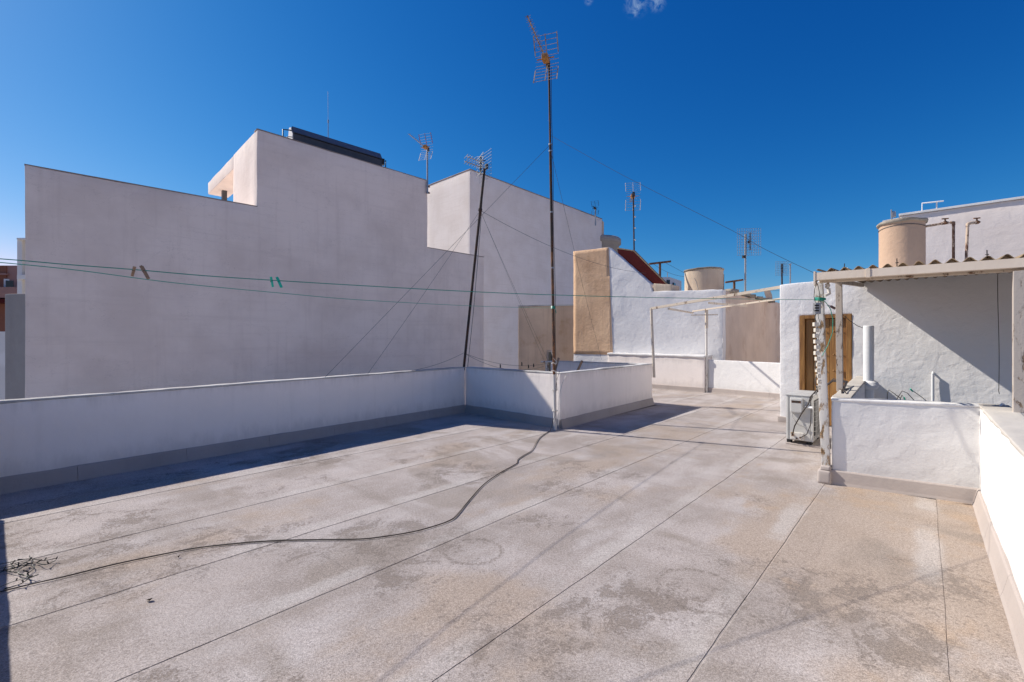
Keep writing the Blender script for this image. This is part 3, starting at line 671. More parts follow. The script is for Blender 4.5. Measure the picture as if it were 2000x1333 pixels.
# ================================================ CANOPY OVER THE STAIR WELL
G0 = Vector((3.40, 5.10)); ug = ud.copy(); Lg = 3.3
t = thing('canopy', (*(G0+ug*1.2), 2.2), 'corrugated fibre cement canopy with cream gutter over the stair well', 'canopy')
def zc(s, f): return lerp(2.345-.017*s, 2.64, f)       # f = 0 at the gutter, 1 at the wall
vg = UA.copy(); Dg = 4.05
nw = 5; pitch = .118
nsh = 4; shw = Lg/nsh
for i in range(nsh):
    mb = MB(); s0 = i*shw-.02; s1 = (i+1)*shw+.03; k = int((s1-s0)/.0118); nr = 14; vs_ = []
    for r_ in range(nr+1):
        f = r_/nr
        for j in range(k+1):
            s = lerp(s0, s1, j/k)
            z = zc(s, f)+.022*math.cos(2*math.pi*s/pitch)+.026+(.004 if i % 2 else 0)
            jag = .02*noise.noise(Vector((s*14, i, 0))) if r_ == 0 else 0
            p = G0+ug*s+vg*(f*4.36-.05+jag); vs_.append((p.x, p.y, z))
    fs = [[r_*(k+1)+j, r_*(k+1)+j+1, (r_+1)*(k+1)+j+1, (r_+1)*(k+1)+j] for r_ in range(nr) for j in range(k)]
    mb.add(vs_, fs, 0, True); o = part('corrugated_sheet', mb, 'corrug', t)
    so = o.modifiers.new('thickness', 'SOLIDIFY'); so.thickness = .007
# gutter: open channel
gp = MB(); z0 = 2.345; gw = .085
def gprof(s):
    dz = -.017*s; return [(-.115, z0+dz), (-.105, z0+dz), (-.105, z0-.07+dz), (-.03, z0-.07+dz), (-.03, z0-.01+dz), (-.022, z0-.01+dz), (-.022, z0-.08+dz), (-.115, z0-.08+dz)]
def gutter_piece(s0, s1, grow=0.):
    mb = MB(); vs_ = []
    for s in (s0, s1):
        for v_, z in gprof(s):
            v2 = v_+(grow if v_ > -.07 else -grow); p = G0+ug*s+vg*v2; vs_.append((p.x, p.y, z+(grow if z > z0-.04 else -grow)))
    n = 8; mb.add(vs_, [[i, (i+1) % n, n+(i+1) % n, n+i] for i in range(n)]); mb.add(vs_[:n], [[0, 1, 2, 7], [2, 3, 6, 7], [3, 4, 5, 6]]); mb.add(vs_[n:], [[0, 1, 2, 7], [2, 3, 6, 7], [3, 4, 5, 6]]); mb.fix = True
    return mb
gu = part('gutter', gutter_piece(-.02, Lg), 'gutter', t)
part('gutter_bracket', gutter_piece(.42, .455, .006), 'gutter', gu)
m = MB(); p = G0+ug*(-.028)-vg*.07; m.obox((p.x, p.y, 2.285), (*ug*.008, 0), (*vg*.05, 0), (0, 0, .075)); part('gutter_end', m, 'gutter', gu)
m = MB(); a_ = G0+ug*.0+vg*.02; b_ = G0+ug*Lg+vg*.02; m.bar((a_.x, a_.y, 2.27), (b_.x, b_.y, 2.27-.017*Lg), .05, .055); part('front_beam', m, 'beampaint', t)
a_ = G0+ug*.05+vg*.05; b_ = G0+ug*.05+vg*4.2; m = MB(); m.bar((a_.x, a_.y, 2.29), (b_.x, b_.y, 2.59), .045, .06); part('side_beam', m, 'peelgrey', t)
for s in (.22, .66, 1.3, 1.95, 2.5):
    p = G0+ug*s+vg*.06; m = MB(); m.tube([(p.x, p.y, 2.36), (p.x+.004*math.sin(s*9), p.y, 2.44)], .0045, 6); m.lathe((p.x, p.y, 2.395), [(.0, .008), (.012, .006), (.014, 0)], 8); part('hook_bolt', m, 'mastdark', t)
# posts that carry it
tq = ab(6.275, -.90); top = Vector((tq.x, tq.y, 2.27)); bq = ab(6.268, -.822); bot = Vector((bq.x, bq.y, 0))
m = MB(); m.bar((bot.x, bot.y, .0), (top.x, top.y, 2.27), .082, .06, up=(UA.x, UA.y, 0)); post1 = solo('support_post', m, 'peel', 'rusty post with peeling white paint beside the air conditioner', 'post', 'posts holding the canopy', rough=(.12, .004), bevel=.004)
q = ab(7.30, -.815); m = MB(); m.bar((q.x, q.y, .95), (q.x-.015, q.y, 2.405), .07, .06, up=(UA.x, UA.y, 0)); solo('support_post', m, 'peelgrey', 'grey post in front of the wooden door', 'post', 'posts holding the canopy', bevel=.004)
q = at(1991, 800, 4.02); m = MB(); m.bar((q.x, q.y, .975), (q.x, q.y, 2.21), .08, .075, up=(UA.x, UA.y, 0)); solo('support_post', m, 'peelgrey', 'pale post on the parapet at the right edge of the picture', 'post', 'posts holding the canopy', bevel=.004)
# hanging things at the first post
Y1 = 5.02
t = thing('terminal_chain', at(1596, 770, Y1), 'chain of white ceramic terminals hanging down beside the rusty post', 'terminals')
for i in range(12):
    py = 634+i*11.2; wd = (.016 if i > 6 else .024)*(1+.1*math.sin(i*5)); c = at(1593+i*.6+1.2*math.sin(i*2.1), py, Y1)
    m = MB(); m.obox(c, (wd, 0, 0), (0, .018, 0), (0, 0, .021)); m.tube([c-Vector((0, .02, 0)), c-Vector((0, .03, 0))], .006, 6); part('terminal', m, 'terminal', t, bevel=.004)
m = MB(); m.tube([at(1594+2*math.sin(py*.2), py, Y1) for py in range(612, 775, 4)], .005, 5); m.tube([at(1601+3*math.sin(py*.13), py, Y1+.02) for py in range(606, 690, 4)], .003, 5); part('wire', m, 'wire', t)
m = MB(); c = at(1595.5, 603, Y1); m.obox(c, (.030, 0, 0), (0, .025, 0), (0, 0, .062)); jb = solo('junction_box', m, 'galv', 'small grey junction box wired near the top of the rusty post', 'junction box', bevel=.005)
m = MB()
for k_ in range(3): m.obox(at(1595.5, 597+k_*5, Y1-.028), (.022, 0, 0), (0, .004, 0), (0, 0, .008))
part('slot', m, 'steelblack', jb)
m = MB(); m.tube([at(x_, y_, Y1) for x_, y_ in ((1597, 548), (1591, 565), (1590, 580), (1593, 593))], .0035, 5); m.tube([at(x_, y_, Y1) for x_, y_ in ((1594, 548), (1598, 560), (1601, 575), (1598, 593))], .0035, 5)
solo('loose_wire', m, 'wire', 'loose wires looping from the gutter end to the junction box', 'wire')
m = MB(); m.tube([at(x_, y_, 5.1) for x_, y_ in ((1615, 554), (1617, 558), (1615, 563))], .022, 8); m.tube([at(x_, y_, 5.1) for x_, y_ in ((1618, 564), (1620, 574), (1611, 578))], .018, 8)
solo('pipe_hook', m, 'peel', 'bent rusty hook fixed beside the top of the rusty post', 'hook')
m = MB(); m.tube([at(x_, y_, 5.05) for x_, y_ in ((1600, 586), (1612, 590), (1622, 604), (1627, 625), (1626, 650), (1617, 675), (1606, 695))], .004, 6)
for dz_ in (-.012, 0, .012): m.tube([at(1597, 585, 5.1)+Vector((0, -.03, dz_)), at(1608, 585, 5.1)+Vector((0, -.03, dz_*.5)), at(1609, 584, 5.2)+Vector((0, .05, dz_)), at(1597, 584, 5.2)+Vector((0, .05, dz_)), at(1597, 585, 5.1)+Vector((0, -.03, dz_))], .008, 6)
solo('green_cord', m, 'greenline', 'green cord knotted round the rusty post with its tail hanging in front of the door', 'cord')
# bulb on a wire
b0 = at(1617, 596, 7.6); b1 = at(1632, 604, 7.6)
t = thing('lamp_holder', b0, 'bare lamp holder on a slack wire between the posts above the door', 'lamp holder')
m = MB(); m.tube([at(1622, 598.5, 7.6), at(1631, 603, 7.6)], .022, 8); part('holder', m, 'bulb', t)
m = MB(); m.tube([at(1614, 595, 7.6), at(1617, 596.5, 7.6), at(1621, 598, 7.6)], .006, 8, r2=.016); part('bulb', m, 'pvc', t)
m = MB(); m.tube([at(x_, y_, 7.6+(x_-1630)*.002) for x_, y_ in ((1631, 603), (1645, 614), (1660, 627), (1675, 637), (1688, 642))], .005, 6); part('wire', m, 'wire', t)
m = MB(); m.tube([at(1950+1.5*math.sin(y_*.02), y_, 6.85) for y_ in range(536, 768, 12)]+[at(1952, 770, 6.85)], .0045, 6)
solo('hanging_cable', m, 'cable', 'single black cable hanging against the shaded wall under the canopy', 'cable')
# white vent pipe in the well
t = thing('vent_pipe', (5.66, 7.3, .3), 'thick white vent pipe standing at the end of the side parapet', 'pipe')
xq = (1696.5-1000)/F*7.3
m = MB().lathe((xq, 7.3, 0), [(.060, 1.3), (.060, 1.836), (.069, 1.842), (.070, 1.83), (.070, 1.0), (.071, .2)], 32); part('pipe', m, 'pvc', t)
m = MB().lathe((xq, 7.3, .9), [(.071, .075), (.11, .05), (.14, 0), (.1, -.06)], 14); part('mortar_collar', m, 'whiteraw', t, rough=(.04, .025))
m = MB(); c = DA+ud*dd(1822)-vd*.05; m.tube([(c.x, c.y, .2), (c.x, c.y, 1.07)], .021, 10); m.tube([(c.x, c.y, 1.05), (c.x+vd.x*.06, c.y+vd.y*.06, 1.09)], .014, 6)
solo('drain_pipe', m, 'pvc', 'thin white pipe stub fixed low on the white wall under the canopy', 'pipe')
m = MB()
for pts in (((1733, 785), (1733, 768), (1736, 762), (1745, 768), (1758, 778), (1760, 787)), ((1748, 787), (1754, 776), (1762, 764), (1772, 768), (1786, 783)), ((1778, 761), (1786, 766), (1800, 776), (1812, 786)), ((1755, 786), (1762, 772), (1766, 780), (1769, 787))):
    m.tube([at(x_, y_, 7.55+.03*math.sin(x_)) for x_, y_ in pts], .006, 5)
tw = solo('bent_rebar', m, 'wire', 'bent wires sticking up from the stair well in front of the white wall', 'wires')
m = MB(); m.tube([at(1778, 760, 7.5), at(1783, 765, 7.5)], .012, 6); part('green_tip', m, 'greenpeg', tw); m = MB(); m.tube([at(1766, 776, 7.5), at(1768, 781, 7.5)], .009, 6); part('green_tip', m, 'greenpeg', tw)
# ring on the parapet corner
m = MB(); c = at(1958, 797, 4.47); m.tube([c+Vector((.024*math.cos(a_), .004*math.sin(a_*2), .012+.024*math.sin(a_))) for a_ in [i*math.pi/10 for i in range(21)]], .009, 8)
solo('cord_ring', m, 'pvc', 'small white ring lying on the parapet corner below the right post', 'ring')

# ================================================ AIR CONDITIONER
f0 = fl(1537, 866); f1 = fl(1586, 880); c0 = Vector((4.27, 7.18)); ux = Vector((.722, -.692)); uy = UA.copy()
WX, WY, ZB, ZT = .36, .80, .075, .755
def acp(x_, y_, z): q = c0+ux*x_+uy*y_; return Vector((q.x, q.y, z))
def acbox(mb, x0, x1, y0, y1, z0, z1):
    return mb.obox(acp((x0+x1)/2, (y0+y1)/2, (z0+z1)/2), Vector((*ux, 0))*(x1-x0)/2, Vector((*uy, 0))*(y1-y0)/2, (0, 0, (z1-z0)/2))
t = thing('air_conditioner', acp(.18, .4, 0), 'grey white outdoor air conditioner unit standing against the rusty post', 'air conditioner')
part('casing', acbox(MB(), 0, WX-.03, 0, WY, ZB, ZT), 'acwhite', t, bevel=.012)
part('front_panel', acbox(acbox(acbox(acbox(MB(), WX-.029, WX, 0, .06, ZB, ZT), WX-.029, WX, WY-.06, WY, ZB, ZT), WX-.029, WX, .0605, WY-.0605, ZT-.06, ZT), WX-.029, WX, .0605, WY-.0605, ZB, ZB+.06), 'acwhite', t, bevel=.004)
part('coil', acbox(MB(), WX-.0285, WX-.02, .0606, WY-.0606, ZB+.061, ZT-.061), 'acshade', t)
part('lid', acbox(MB(), -.008, WX+.006, -.008, WY+.008, ZT+.001, ZT+.022), 'acwhite', t, bevel=.006)
m = MB()
for i in range(8): z = lerp(ZB+.08, ZT-.08, i/7); m.tube([acp(WX+.004, .05, z), acp(WX+.02, .1, z), acp(WX+.02, WY-.1, z), acp(WX+.004, WY-.05, z)], .0035, 4)
for i in range(12): y_ = lerp(.07, WY-.07, i/11); m.tube([acp(WX+.024, y_, ZB+.06), acp(WX+.024, y_, ZT-.06)], .003, 4)
part('grille', m, 'acwhite', t)
part('seam', acbox(MB(), .035, .041, -.003, -.0005, ZB+.01, ZT-.01), 'acshade', t)
cv = part('terminal_cover', acbox(MB(), .06, .235, -.06, -.0005, .50, .73), 'acwhite', t, bevel=.02)
part('grip_recess', acbox(MB(), .085, .21, -.0625, -.0605, .655, .69), 'mastdark', cv, bevel=.0)
vp = part('valve_plate', acbox(MB(), .065, .24, -.03, -.0005, .09, .20), 'peel', t, bevel=.01)
m = MB(); m.tube([acp(.1, -.03, .16), acp(.1, -.07, .16)], .016, 8); m.tube([acp(.2, -.03, .13), acp(.2, -.065, .13)], .013, 8); m.tube([acp(.15, -.03, .11), acp(.15, -.05, .11)], .012, 6); part('valve', m, 'mastrust', vp)
for x_ in (.03, .30):
    part('foot', acbox(MB(), x_-.03, x_+.03, .05, .16, .02, ZB), 'steelblack', t); part('foot', acbox(MB(), x_-.03, x_+.03, WY-.16, WY-.05, .02, ZB), 'steelblack', t)
part('drip_tray', acbox(MB(), -.0, WX+.18, -.02, WY, .004, .02), 'skirtlight', t)
m = MB()
m.tube([acp(.1, -.07, .16), acp(.13, -.08, .30), acp(.22, -.07, .50), acp(.31, -.05, .66), acp(.33, -.03, .76), acp(.40, -.0, .86), acp(.5, .05, .90)], .009, 7)
m.tube([acp(.2, -.065, .13), acp(.29, -.07, .20), acp(.335, -.05, .35), acp(.34, -.04, .55), acp(.335, -.04, .70), acp(.36, -.03, .80), acp(.46, .05, .87)], .006, 7)
part('refrigerant_pipe', m, 'cable', t)
m = MB(); m.tube([acp(.09, -.05, .50), acp(.10, -.06, .42), acp(.17, -.05, .33), acp(.27, -.02, .29)], .008, 7); part('power_lead', m, 'acwhite', t)
m = MB(); m.tube([acp(.27, -.03, .60), acp(.36, -.05, .60)], .02, 8); part('pipe_clip', m, 'pvc', t)
# cables over the parapet
m = MB()
for k_ in range(3):
    s = [acp(.42+.02*k_, .0, .84+.02*k_), acp(.62, -.15+.05*k_, 1.02+.015*k_), acp(.80, -.35+.1*k_, 1.03), at(1640+4*k_, 773-5*k_, 5.6), at(1652+3*k_, 781-3*k_, 5.45)]
    m.tube(s, .010-.002*k_, 7)
solo('pipe_bundle', m, 'cable', 'black pipe bundle bending from the air conditioner over the parapet', 'pipes')

# ================================================ MASTS, ANTENNAS, WIRES
def yagi(parent, c, d, s=1., mats=('oldalu', 'antamber', 'antwhite'), n_dir=9, red=False, boomlen=1.25):
    """TV aerial: boom with directors and a corner reflector; c = clamp point, d = pointing direction (plan)"""
    d = Vector((*Vector(d).normalized(), 0)); sd = Vector((-d.y, d.x, 0)); z = Vector((0, 0, 1)); c = Vector(c)
    m = MB(); m.tube([c-d*.1*s, c+d*boomlen*s], .011*s, 6)
    part('boom', m, mats[0], parent)
    for i in range(n_dir):
        m = MB(); p = c+d*(.28+(boomlen-.3)*i/(n_dir-1))*s; L = (.065-.002*i)*s
        for sg in (-1, 1): m.tube([p-sd*L+z*.02*sg*s, p+sd*L-z*.02*sg*s], .003*s, 4)
        m.tube([p-z*.03*s, p+z*.03*s], .004*s, 4)
        part('director', m, mats[0], parent)
    m = MB(); m.obox(c+d*.13*s, d*.08*s, sd*.055*s, z*.05*s); m.tube([c+d*.13*s-sd*.16*s, c+d*.13*s+sd*.16*s], .012*s, 6); part('dipole_box', m, mats[1], parent, bevel=.01)
    for sg in (1, -1):
        e0 = c+z*.04*sg*s; slope = (z*sg*.36+d*.16)*s
        for i in range(6):
            p = e0+slope*(i/5); part('reflector_rod', MB().tube([p-sd*.21*s, p+sd*.21*s], .0042*s, 5), mats[0], parent)
        rm = mats[2] if not (red and sg > 0) else 'antred'
        for q_ in (-.21, .21): part('reflector_rail', MB().bar(e0+slope*.25+sd*q_*s, e0+slope*1.04+sd*q_*s, .016*s, .01*s), rm, parent)
        part('reflector_rail', MB().bar(e0+slope*.0, e0+slope*1.04, .014*s, .01*s), rm, parent)
    m = MB(); m.obox(c-d*.05*s, d*.035*s, sd*.035*s, z*.06*s); part('clamp', m, 'antblack', parent, bevel=.006)
def gridpanel(parent, c, d, wd, ht, s=1., nx=9, ny=10, r=.0035, bow=4, mats=('galv', 'antblack'), tilt=0):
    d = Vector((*Vector(d).normalized(), 0)); sd = Vector((-d.y, d.x, 0)); z = (Vector((0, 0, 1))+d*tilt).normalized(); c = Vector(c)
    m = MB()
    for i in range(nx): x_ = lerp(-wd/2, wd/2, i/(nx-1)); m.tube([c+sd*x_-z*ht/2, c+sd*x_+z*ht/2], r, 4)
    for i in range(ny): y_ = lerp(-ht/2, ht/2, i/(ny-1)); m.tube([c-sd*wd/2+z*y_, c+sd*wd/2+z*y_], r, 4)
    part('reflector_grid', m, mats[0], parent, kind='stuff')
    m = MB(); f_ = c+d*.12; m.bar(f_-z*ht*.33, f_+z*ht*.33, .03, .03); part('dipole_bar', m, mats[1], parent)
    for i in range(bow):
        m = MB(); p = f_+z*lerp(-ht*.3, ht*.3, i/(bow-1))+d*.02
        for sx in (-1, 1):
            for sz in (-1, 1): m.tube([p, p+sd*sx*.16+z*sz*.05], .006, 4)
            m.tube([p+sd*sx*.16-z*.05, p+sd*sx*.16+z*.05], .004, 4)
        part('bow_tie_dipole', m, mats[0], parent)
    m = MB()
    for i in (-1, 1): m.tube([c+z*i*ht*.2, f_+z*i*ht*.2], .01, 6)
    m.obox(c-d*.03, d*.03, sd*.035, z*.05); part('clamp', m, mats[1], parent)

# tall mast at the well corner
mb_, mt_ = fl(1085.5, 842), at(1072, 122, 8.28); mb_ = Vector((.775, 8.27, 0)); 
def mp_(z): f = z/mt_.z; return Vector((lerp(mb_.x, mt_.x, f), lerp(mb_.y, mt_.y, f), z))
t = thing('antenna_mast', (mb_.x, mb_.y, 0), 'tallest antenna mast, dark with a white painted foot at the well corner', 'antenna mast', 'television antennas on the roofs')
part('painted_foot', MB().tube([mp_(0), mp_(.6), mp_(1.0)], .028, 12), 'mastwhite', t)
part('mast_tube', MB().tube([mp_(1.0), mp_(2.2), mp_(3.2)], .026, 12), 'mastrust', t, label='rusty middle length of mast')
part('mast_tube', MB().tube([mp_(3.18), mp_(4.3), mp_(5.15)], .026, 12), 'mastdark', t)
part('mast_tube', MB().tube([mp_(5.1), mp_(mt_.z+.05)], .020, 12), 'mastdark', t)
for z in (5.12, 5.0, 3.9, 2.9): part('collar', MB().tube([mp_(z), mp_(z+.025)], .031, 12), 'galv', t)
m = MB(); m.tube([mp_(z)+Vector((.036+.006*math.sin(z*3), -.02, 0)) for z in [mt_.z-.1-i*.2 for i in range(30)]], .005, 5); part('aerial_lead', m, 'cable', t)
yagi(t, mt_+Vector((-.03, -.02, -.02)), (-.40, -1.2), 1.0, ('oldalu', 'antamber', 'oldalu'), 11)
for z in (.72, .35, 1.06, 1.2): part('binding', MB().tube([mp_(z)+Vector((.045*math.cos(a_), .045*math.sin(a_), .01*math.sin(a_*3+z))) for a_ in [i*math.pi/8 for i in range(17)]], .007, 6), 'mastwhite', t)
m = MB(); m.tube([mp_(1.38)+Vector((-.05, -.03, .05)), mp_(1.3)+Vector((-.02, -.04, 0)), mp_(1.22)+Vector((.05, -.04, 0)), mp_(1.15)], .006, 5)
part('binding', m, 'mastwhite', t)
# leaning mast on the left parapet corner
l0 = at(905.5, 719, 10.45); l1 = at(946, 334, 10.4)
t = thing('antenna_mast', l0, 'leaning dark antenna mast standing on the parapet corner, left of the tallest', 'antenna mast', 'television antennas on the roofs')
part('mast_tube', MB().tube([l0-Vector((0, 0, .05)), l0.lerp(l1, .5), l1+(l1-l0)*.01], .029, 10), 'mastdark', t)
part('collar', MB().tube([l0.lerp(l1, .795), l0.lerp(l1, .808)], .045, 10), 'mastdark', t)
m = MB(); m.tube([l0+Vector((.09, 0, 0)), l0.lerp(l1, .3)+Vector((.09, -.02, 0)), l0.lerp(l1, .7)+Vector((.05, -.02, 0)), l1], .006, 5); part('aerial_lead', m, 'wire', t)
gridpanel(t, l1+Vector((.02, .05, .12)), (-.85, -.55), .55, .62, nx=12, ny=10, r=.0028, mats=('galv', 'antblack'), bow=0+4)
m = MB(); dd_ = Vector((-.75, -.35, .16)).normalized(); s_ = Vector((.35, -.75, 0)).normalized(); c = l1+Vector((-.0, 0, .05))
m.tube([c, c+dd_*.48], .012, 6); m.tube([c+Vector((0, 0, .12)), c+dd_*.42+Vector((0, 0, .12))], .012, 6)
for i in range(7):
    for z in (0, .12): p = c+dd_*(.08+.06*i)+Vector((0, 0, z)); m.tube([p-s_*.13, p+s_*.13], .007, 5)
part('dipole_array', m, 'alu', t)
# aerial on the raised block
q0 = at(835.5, 380, 14.62); q1 = at(834.5, 291, 14.62)
t = thing('antenna_mast', q0, 'aerial on a grey pole bracketed to the right end of the raised block', 'antenna mast', 'television antennas on the roofs')
part('mast_tube', MB().tube([q0-Vector((0, .05, 0)), q1], .027, 10), 'galv', t)
m = MB(); 
for py in (364, 376): c = at(835.5, py, 14.6); m.bar(c, c+Vector((.03, .1, 0)), .06, .03); m.tube([c-Vector((.045, 0, 0)), c+Vector((.05, 0, 0))], .012, 6)
part('wall_bracket', m, 'mastrust', t)
yagi(t, q1, (-.42, -1.25), 1.0, ('alu', 'antamber', 'antwhite'), 8, red=True, boomlen=1.1)
# aerial with white ends above the red fascia
q0 = at(1240, 520, 19.4); q1 = at(1237, 381, 19.4)
t = thing('antenna_mast', (q0.x, q0.y, 3), 'aerial with white reflector rails on a slim pole above the red sloping fascia', 'antenna mast', 'television antennas on the roofs')
part('mast_tube', MB().tube([(q0.x, q0.y, 3), q1], .032, 8), 'mastdark', t)
yagi(t, q1, (.15, 1), 1.45, ('galv', 'antamber', 'antwhite'), 6, boomlen=.7)
for py in (404, 425, 447, 470): part('pole_tie', MB().tube([at(1239.5, py, 19.4), at(1239.5, py-2, 19.4)], .045, 8), 'antwhite', t)
# grid panel aerials
q0 = at(1455.5, 572, 17.6); q1 = at(1456, 458, 17.6)
t = thing('antenna_mast', (q0.x, q0.y, 3.1), 'square wire grid aerial on a pole right of the cream tank', 'antenna mast', 'television antennas on the roofs')
part('mast_tube', MB().tube([(q0.x, q0.y, 3.1), q1], .036, 8), 'galv', t)
part('pole_box', MB().obox(at(1453, 502, 17.5), (.05, 0, 0), (0, .05, 0), (0, 0, .05)), 'antblack', t)
gridpanel(t, at(1463, 473, 17.55), (-.15, -1), .84, 1.02, nx=11, ny=11, r=.006)
q0 = at(1528, 570, 30); q1 = at(1527, 516, 30)
t = thing('antenna_mast', (q0.x, q0.y, 3.1), 'small distant grid aerial just above the left end of the door building', 'antenna mast', 'television antennas on the roofs')
part('mast_tube', MB().tube([(q0.x, q0.y, 3.1), q1], .05, 8), 'mastdark', t)
gridpanel(t, at(1527, 525, 30), (-.1, -1), .78, .92, nx=9, ny=9, r=.008)
q1 = at(1163, 408, 41.5)
t = thing('antenna_mast', (q1.x, q1.y, 12.5), 'tiny aerial peeking over the right end of the tall white building', 'antenna mast', 'television antennas on the roofs')
part('mast_tube', MB().tube([(q1.x, q1.y, 12), q1], .05, 8), 'galv', t)
yagi(t, q1, (-.5, -1), 1.55, ('antblack', 'antblack', 'antblack'), 5, boomlen=.5)
# clothes-line T posts
for px, y0, y1, w0, w1, Y, lab in ((1289, 560, 514, 1268, 1310, 17.2, 'rusty T-shaped clothes post rising behind the sloping red fascia'), (1434, 575, 550, 1417, 1451, 18.2, 'rusty T-shaped clothes post between cream tank and grid aerial')):
    m = MB(); a_ = at(px, y0, Y); b_ = at(px, y1, Y); m.bar((a_.x, a_.y, 3.0), b_, .07, .06, up=(0, 1, 0)); m.bar(at(w0, y1+2, Y-.1), at(w1, y1-3, Y+.1), .06, .07)
    solo('clothes_post', m, 'mastrust', lab, 'clothes post', 'T-shaped clothes posts')
m = MB(); m.tube([at(1543.5, 560, 10), at(1543.5, 515, 10)], .014, 8); m.tube([at(1541, 517, 10), at(1546, 516, 10)], .01, 5)
solo('cable_post', m, 'galv', 'thin grey post carrying the overhead cable on the door building roof', 'post')
# dish
c = at(1497, 577, 21); m = MB(); dn = Vector((.55, -.8, .25)).normalized(); rt = dn.to_track_quat('Z', 'Y')
vs_ = [c+rt @ Vector((r_*math.cos(k*math.pi/8), r_*math.sin(k*math.pi/8), r_*r_*.8)) for r_ in (0, .12, .24, .33) for k in range(16)]
m.add(vs_, [[i*16+j, i*16+(j+1) % 16, (i+1)*16+(j+1) % 16, (i+1)*16+j] for i in range(3) for j in range(16)], 0, True)
m.tube([c, c-Vector((0, 0, .8))], .02, 6); solo('satellite_dish', m, 'cream', 'small cream satellite dish just left of the door building', 'satellite dish')

# wires
def wire(pts, r, mat, label, name='guy_wire', cat='wire', group=None, sag=0., n=24):
    P = [Vector(p) for p in pts]
    if len(P) == 2:
        P = [P[0].lerp(P[1], i/n)-Vector((0, 0, sag*4*(i/n)*(1-i/n))) for i in range(n+1)]
    m = MB().tube(P, r, 5); return solo(name, m, mat, label, cat, group)
GW = 'thin guy wires of the masts'
anchor = Vector((-3.14, 7.72, .985))
wire([mp_(5.13), anchor], .0028, 'wire', 'long guy wire from the tallest mast down to the left parapet top', group=GW)
col_ = l0.lerp(l1, .80)
wire([col_, (-2.62, 8.36, 1.0)], .0028, 'wire', 'guy wire from the leaning mast down left to the parapet', group=GW, sag=.03)
wire([col_, at(1062, 703, 12.6)], .0028, 'wire', 'left one of the two guy wires from the leaning mast down into the well', group=GW)
wire([col_, at(1072, 708, 12.9)], .0028, 'wire', 'right one of the two guy wires from the leaning mast down into the well', group=GW, sag=.05)
wire([col_, at(1262, 534, 15.9)], .0045, 'wire', 'slack wire from the leaning mast across to the white sloping wall', group=GW, sag=.28)
wire([mp_(5.05), at(1175, 703, 12.75)], .0028, 'wire', 'guy wire from the tallest mast down right behind the well', group=GW, sag=.08)
def cat3(ctrl, k=8):
    ctrl = [Vector(c) for c in ctrl]; out = []
    for i in range(len(ctrl)-1):
        p0, p1_, p2, p3 = ctrl[max(i-1, 0)], ctrl[i], ctrl[i+1], ctrl[min(i+2, len(ctrl)-1)]
        for j in range(k):
            s = j/k; out.append(.5*((2*p1_)+(-p0+p2)*s+(2*p0-5*p1_+4*p2-p3)*s*s+(-p0+3*p1_-3*p2+p3)*s**3))
    return out+[ctrl[-1]]
cpx = [(1077, 266), (1193, 330), (1258, 364), (1343, 407), (1440, 456), (1484, 482), (1542, 511), (1570, 524), (1595, 536)]
cp = []
for x_, y_ in cpx:
    f = ((x_-1077)/F); r_ = (x_-1000)/F; A_ = Vector((.69, 8.28)); B_ = Vector((3.42, 5.16)); dv = B_-A_
    s = (r_*A_.y-A_.x)/(dv.x-r_*dv.y); cp.append(at(x_, y_, A_.y+dv.y*s))
wire(cat3(cp), .0024, 'cable', 'black overhead cable from the tallest mast to the canopy corner', 'overhead_cable', 'cable')
wire([at(1447, 570, 20), at(1523, 568, 20)], .006, 'wire', 'thin wire low over the roof between the T post and door building', group=GW, n=2)
wire([at(1300, 514, 17.2), at(1345, 538, 17.2)], .005, 'wire', 'upper short wire from the T post to the cream tank', group=GW, n=4)
wire([at(1276, 516, 17.2), at(1340, 541, 17.2)], .005, 'wire', 'lower short wire from the T post to the cream tank', group=GW, sag=.1)
# washing lines in front
CL = 'green clothes lines across the picture'
hold = Vector((-3.15, 2.42, 2.06))
m = MB(); m.tube([(hold.x, hold.y-.02, .98), (hold.x, hold.y-.02, 2.05)], .02, 10); solo('line_post', m, 'galv', 'short steel post on the near parapet where the green clothes lines start', 'post')
def onray(px, py, A_, B_):
    A_, B_ = Vector(A_), Vector(B_); dv = B_-A_; r_ = (px-1000)/F; s = (r_*A_.y-A_.x)/(dv.x-r_*dv.y); return at(px, py, A_.y+dv.y*s)
A_, B_ = (-3.15, 2.38), (3.50, 5.22)
l1p = [Vector((-3.15, 2.40, 2.055))]+[onray(x_, y_, A_, B_) for x_, y_ in ((0, 506), (130, 517), (262, 527), (400, 539), (535, 548), (700, 558), (900, 569), (1080, 576.5), (1300, 582), (1500, 585), (1600, 586))]
wire(cat3(l1p, 6), .0028, 'greenline', 'upper green clothes line with pegs running to the rusty post', 'clothes_line', 'clothes line', CL)
A2, B2 = (-3.15, 2.48), (.76, 8.25)
l2p = [Vector((-3.15, 2.45, 2.05))]+[onray(x_, y_, A2, B2) for x_, y_ in ((0, 513), (150, 528), (300, 548), (400, 559), (550, 573), (700, 586), (900, 597), (1000, 600.5), (1081, 602))]
wire(cat3(l2p, 6), .0028, 'greenline', 'lower green clothes line tied to the tallest mast', 'clothes_line', 'clothes line', CL)
m = MB(); 
for dz_ in (-.015, 0, .018): m.tube([mp_(2.2+dz_)+Vector((.037*math.cos(a_), .037*math.sin(a_), 0)) for a_ in [i*math.pi/6 for i in range(13)]], .008, 5)
m.tube([mp_(2.2)+Vector((.03, -.04, 0)), mp_(2.1)+Vector((.05, -.05, 0))], .006, 5); solo('line_knot', m, 'greenline', 'green knot of clothes line round the tallest mast', 'knot')
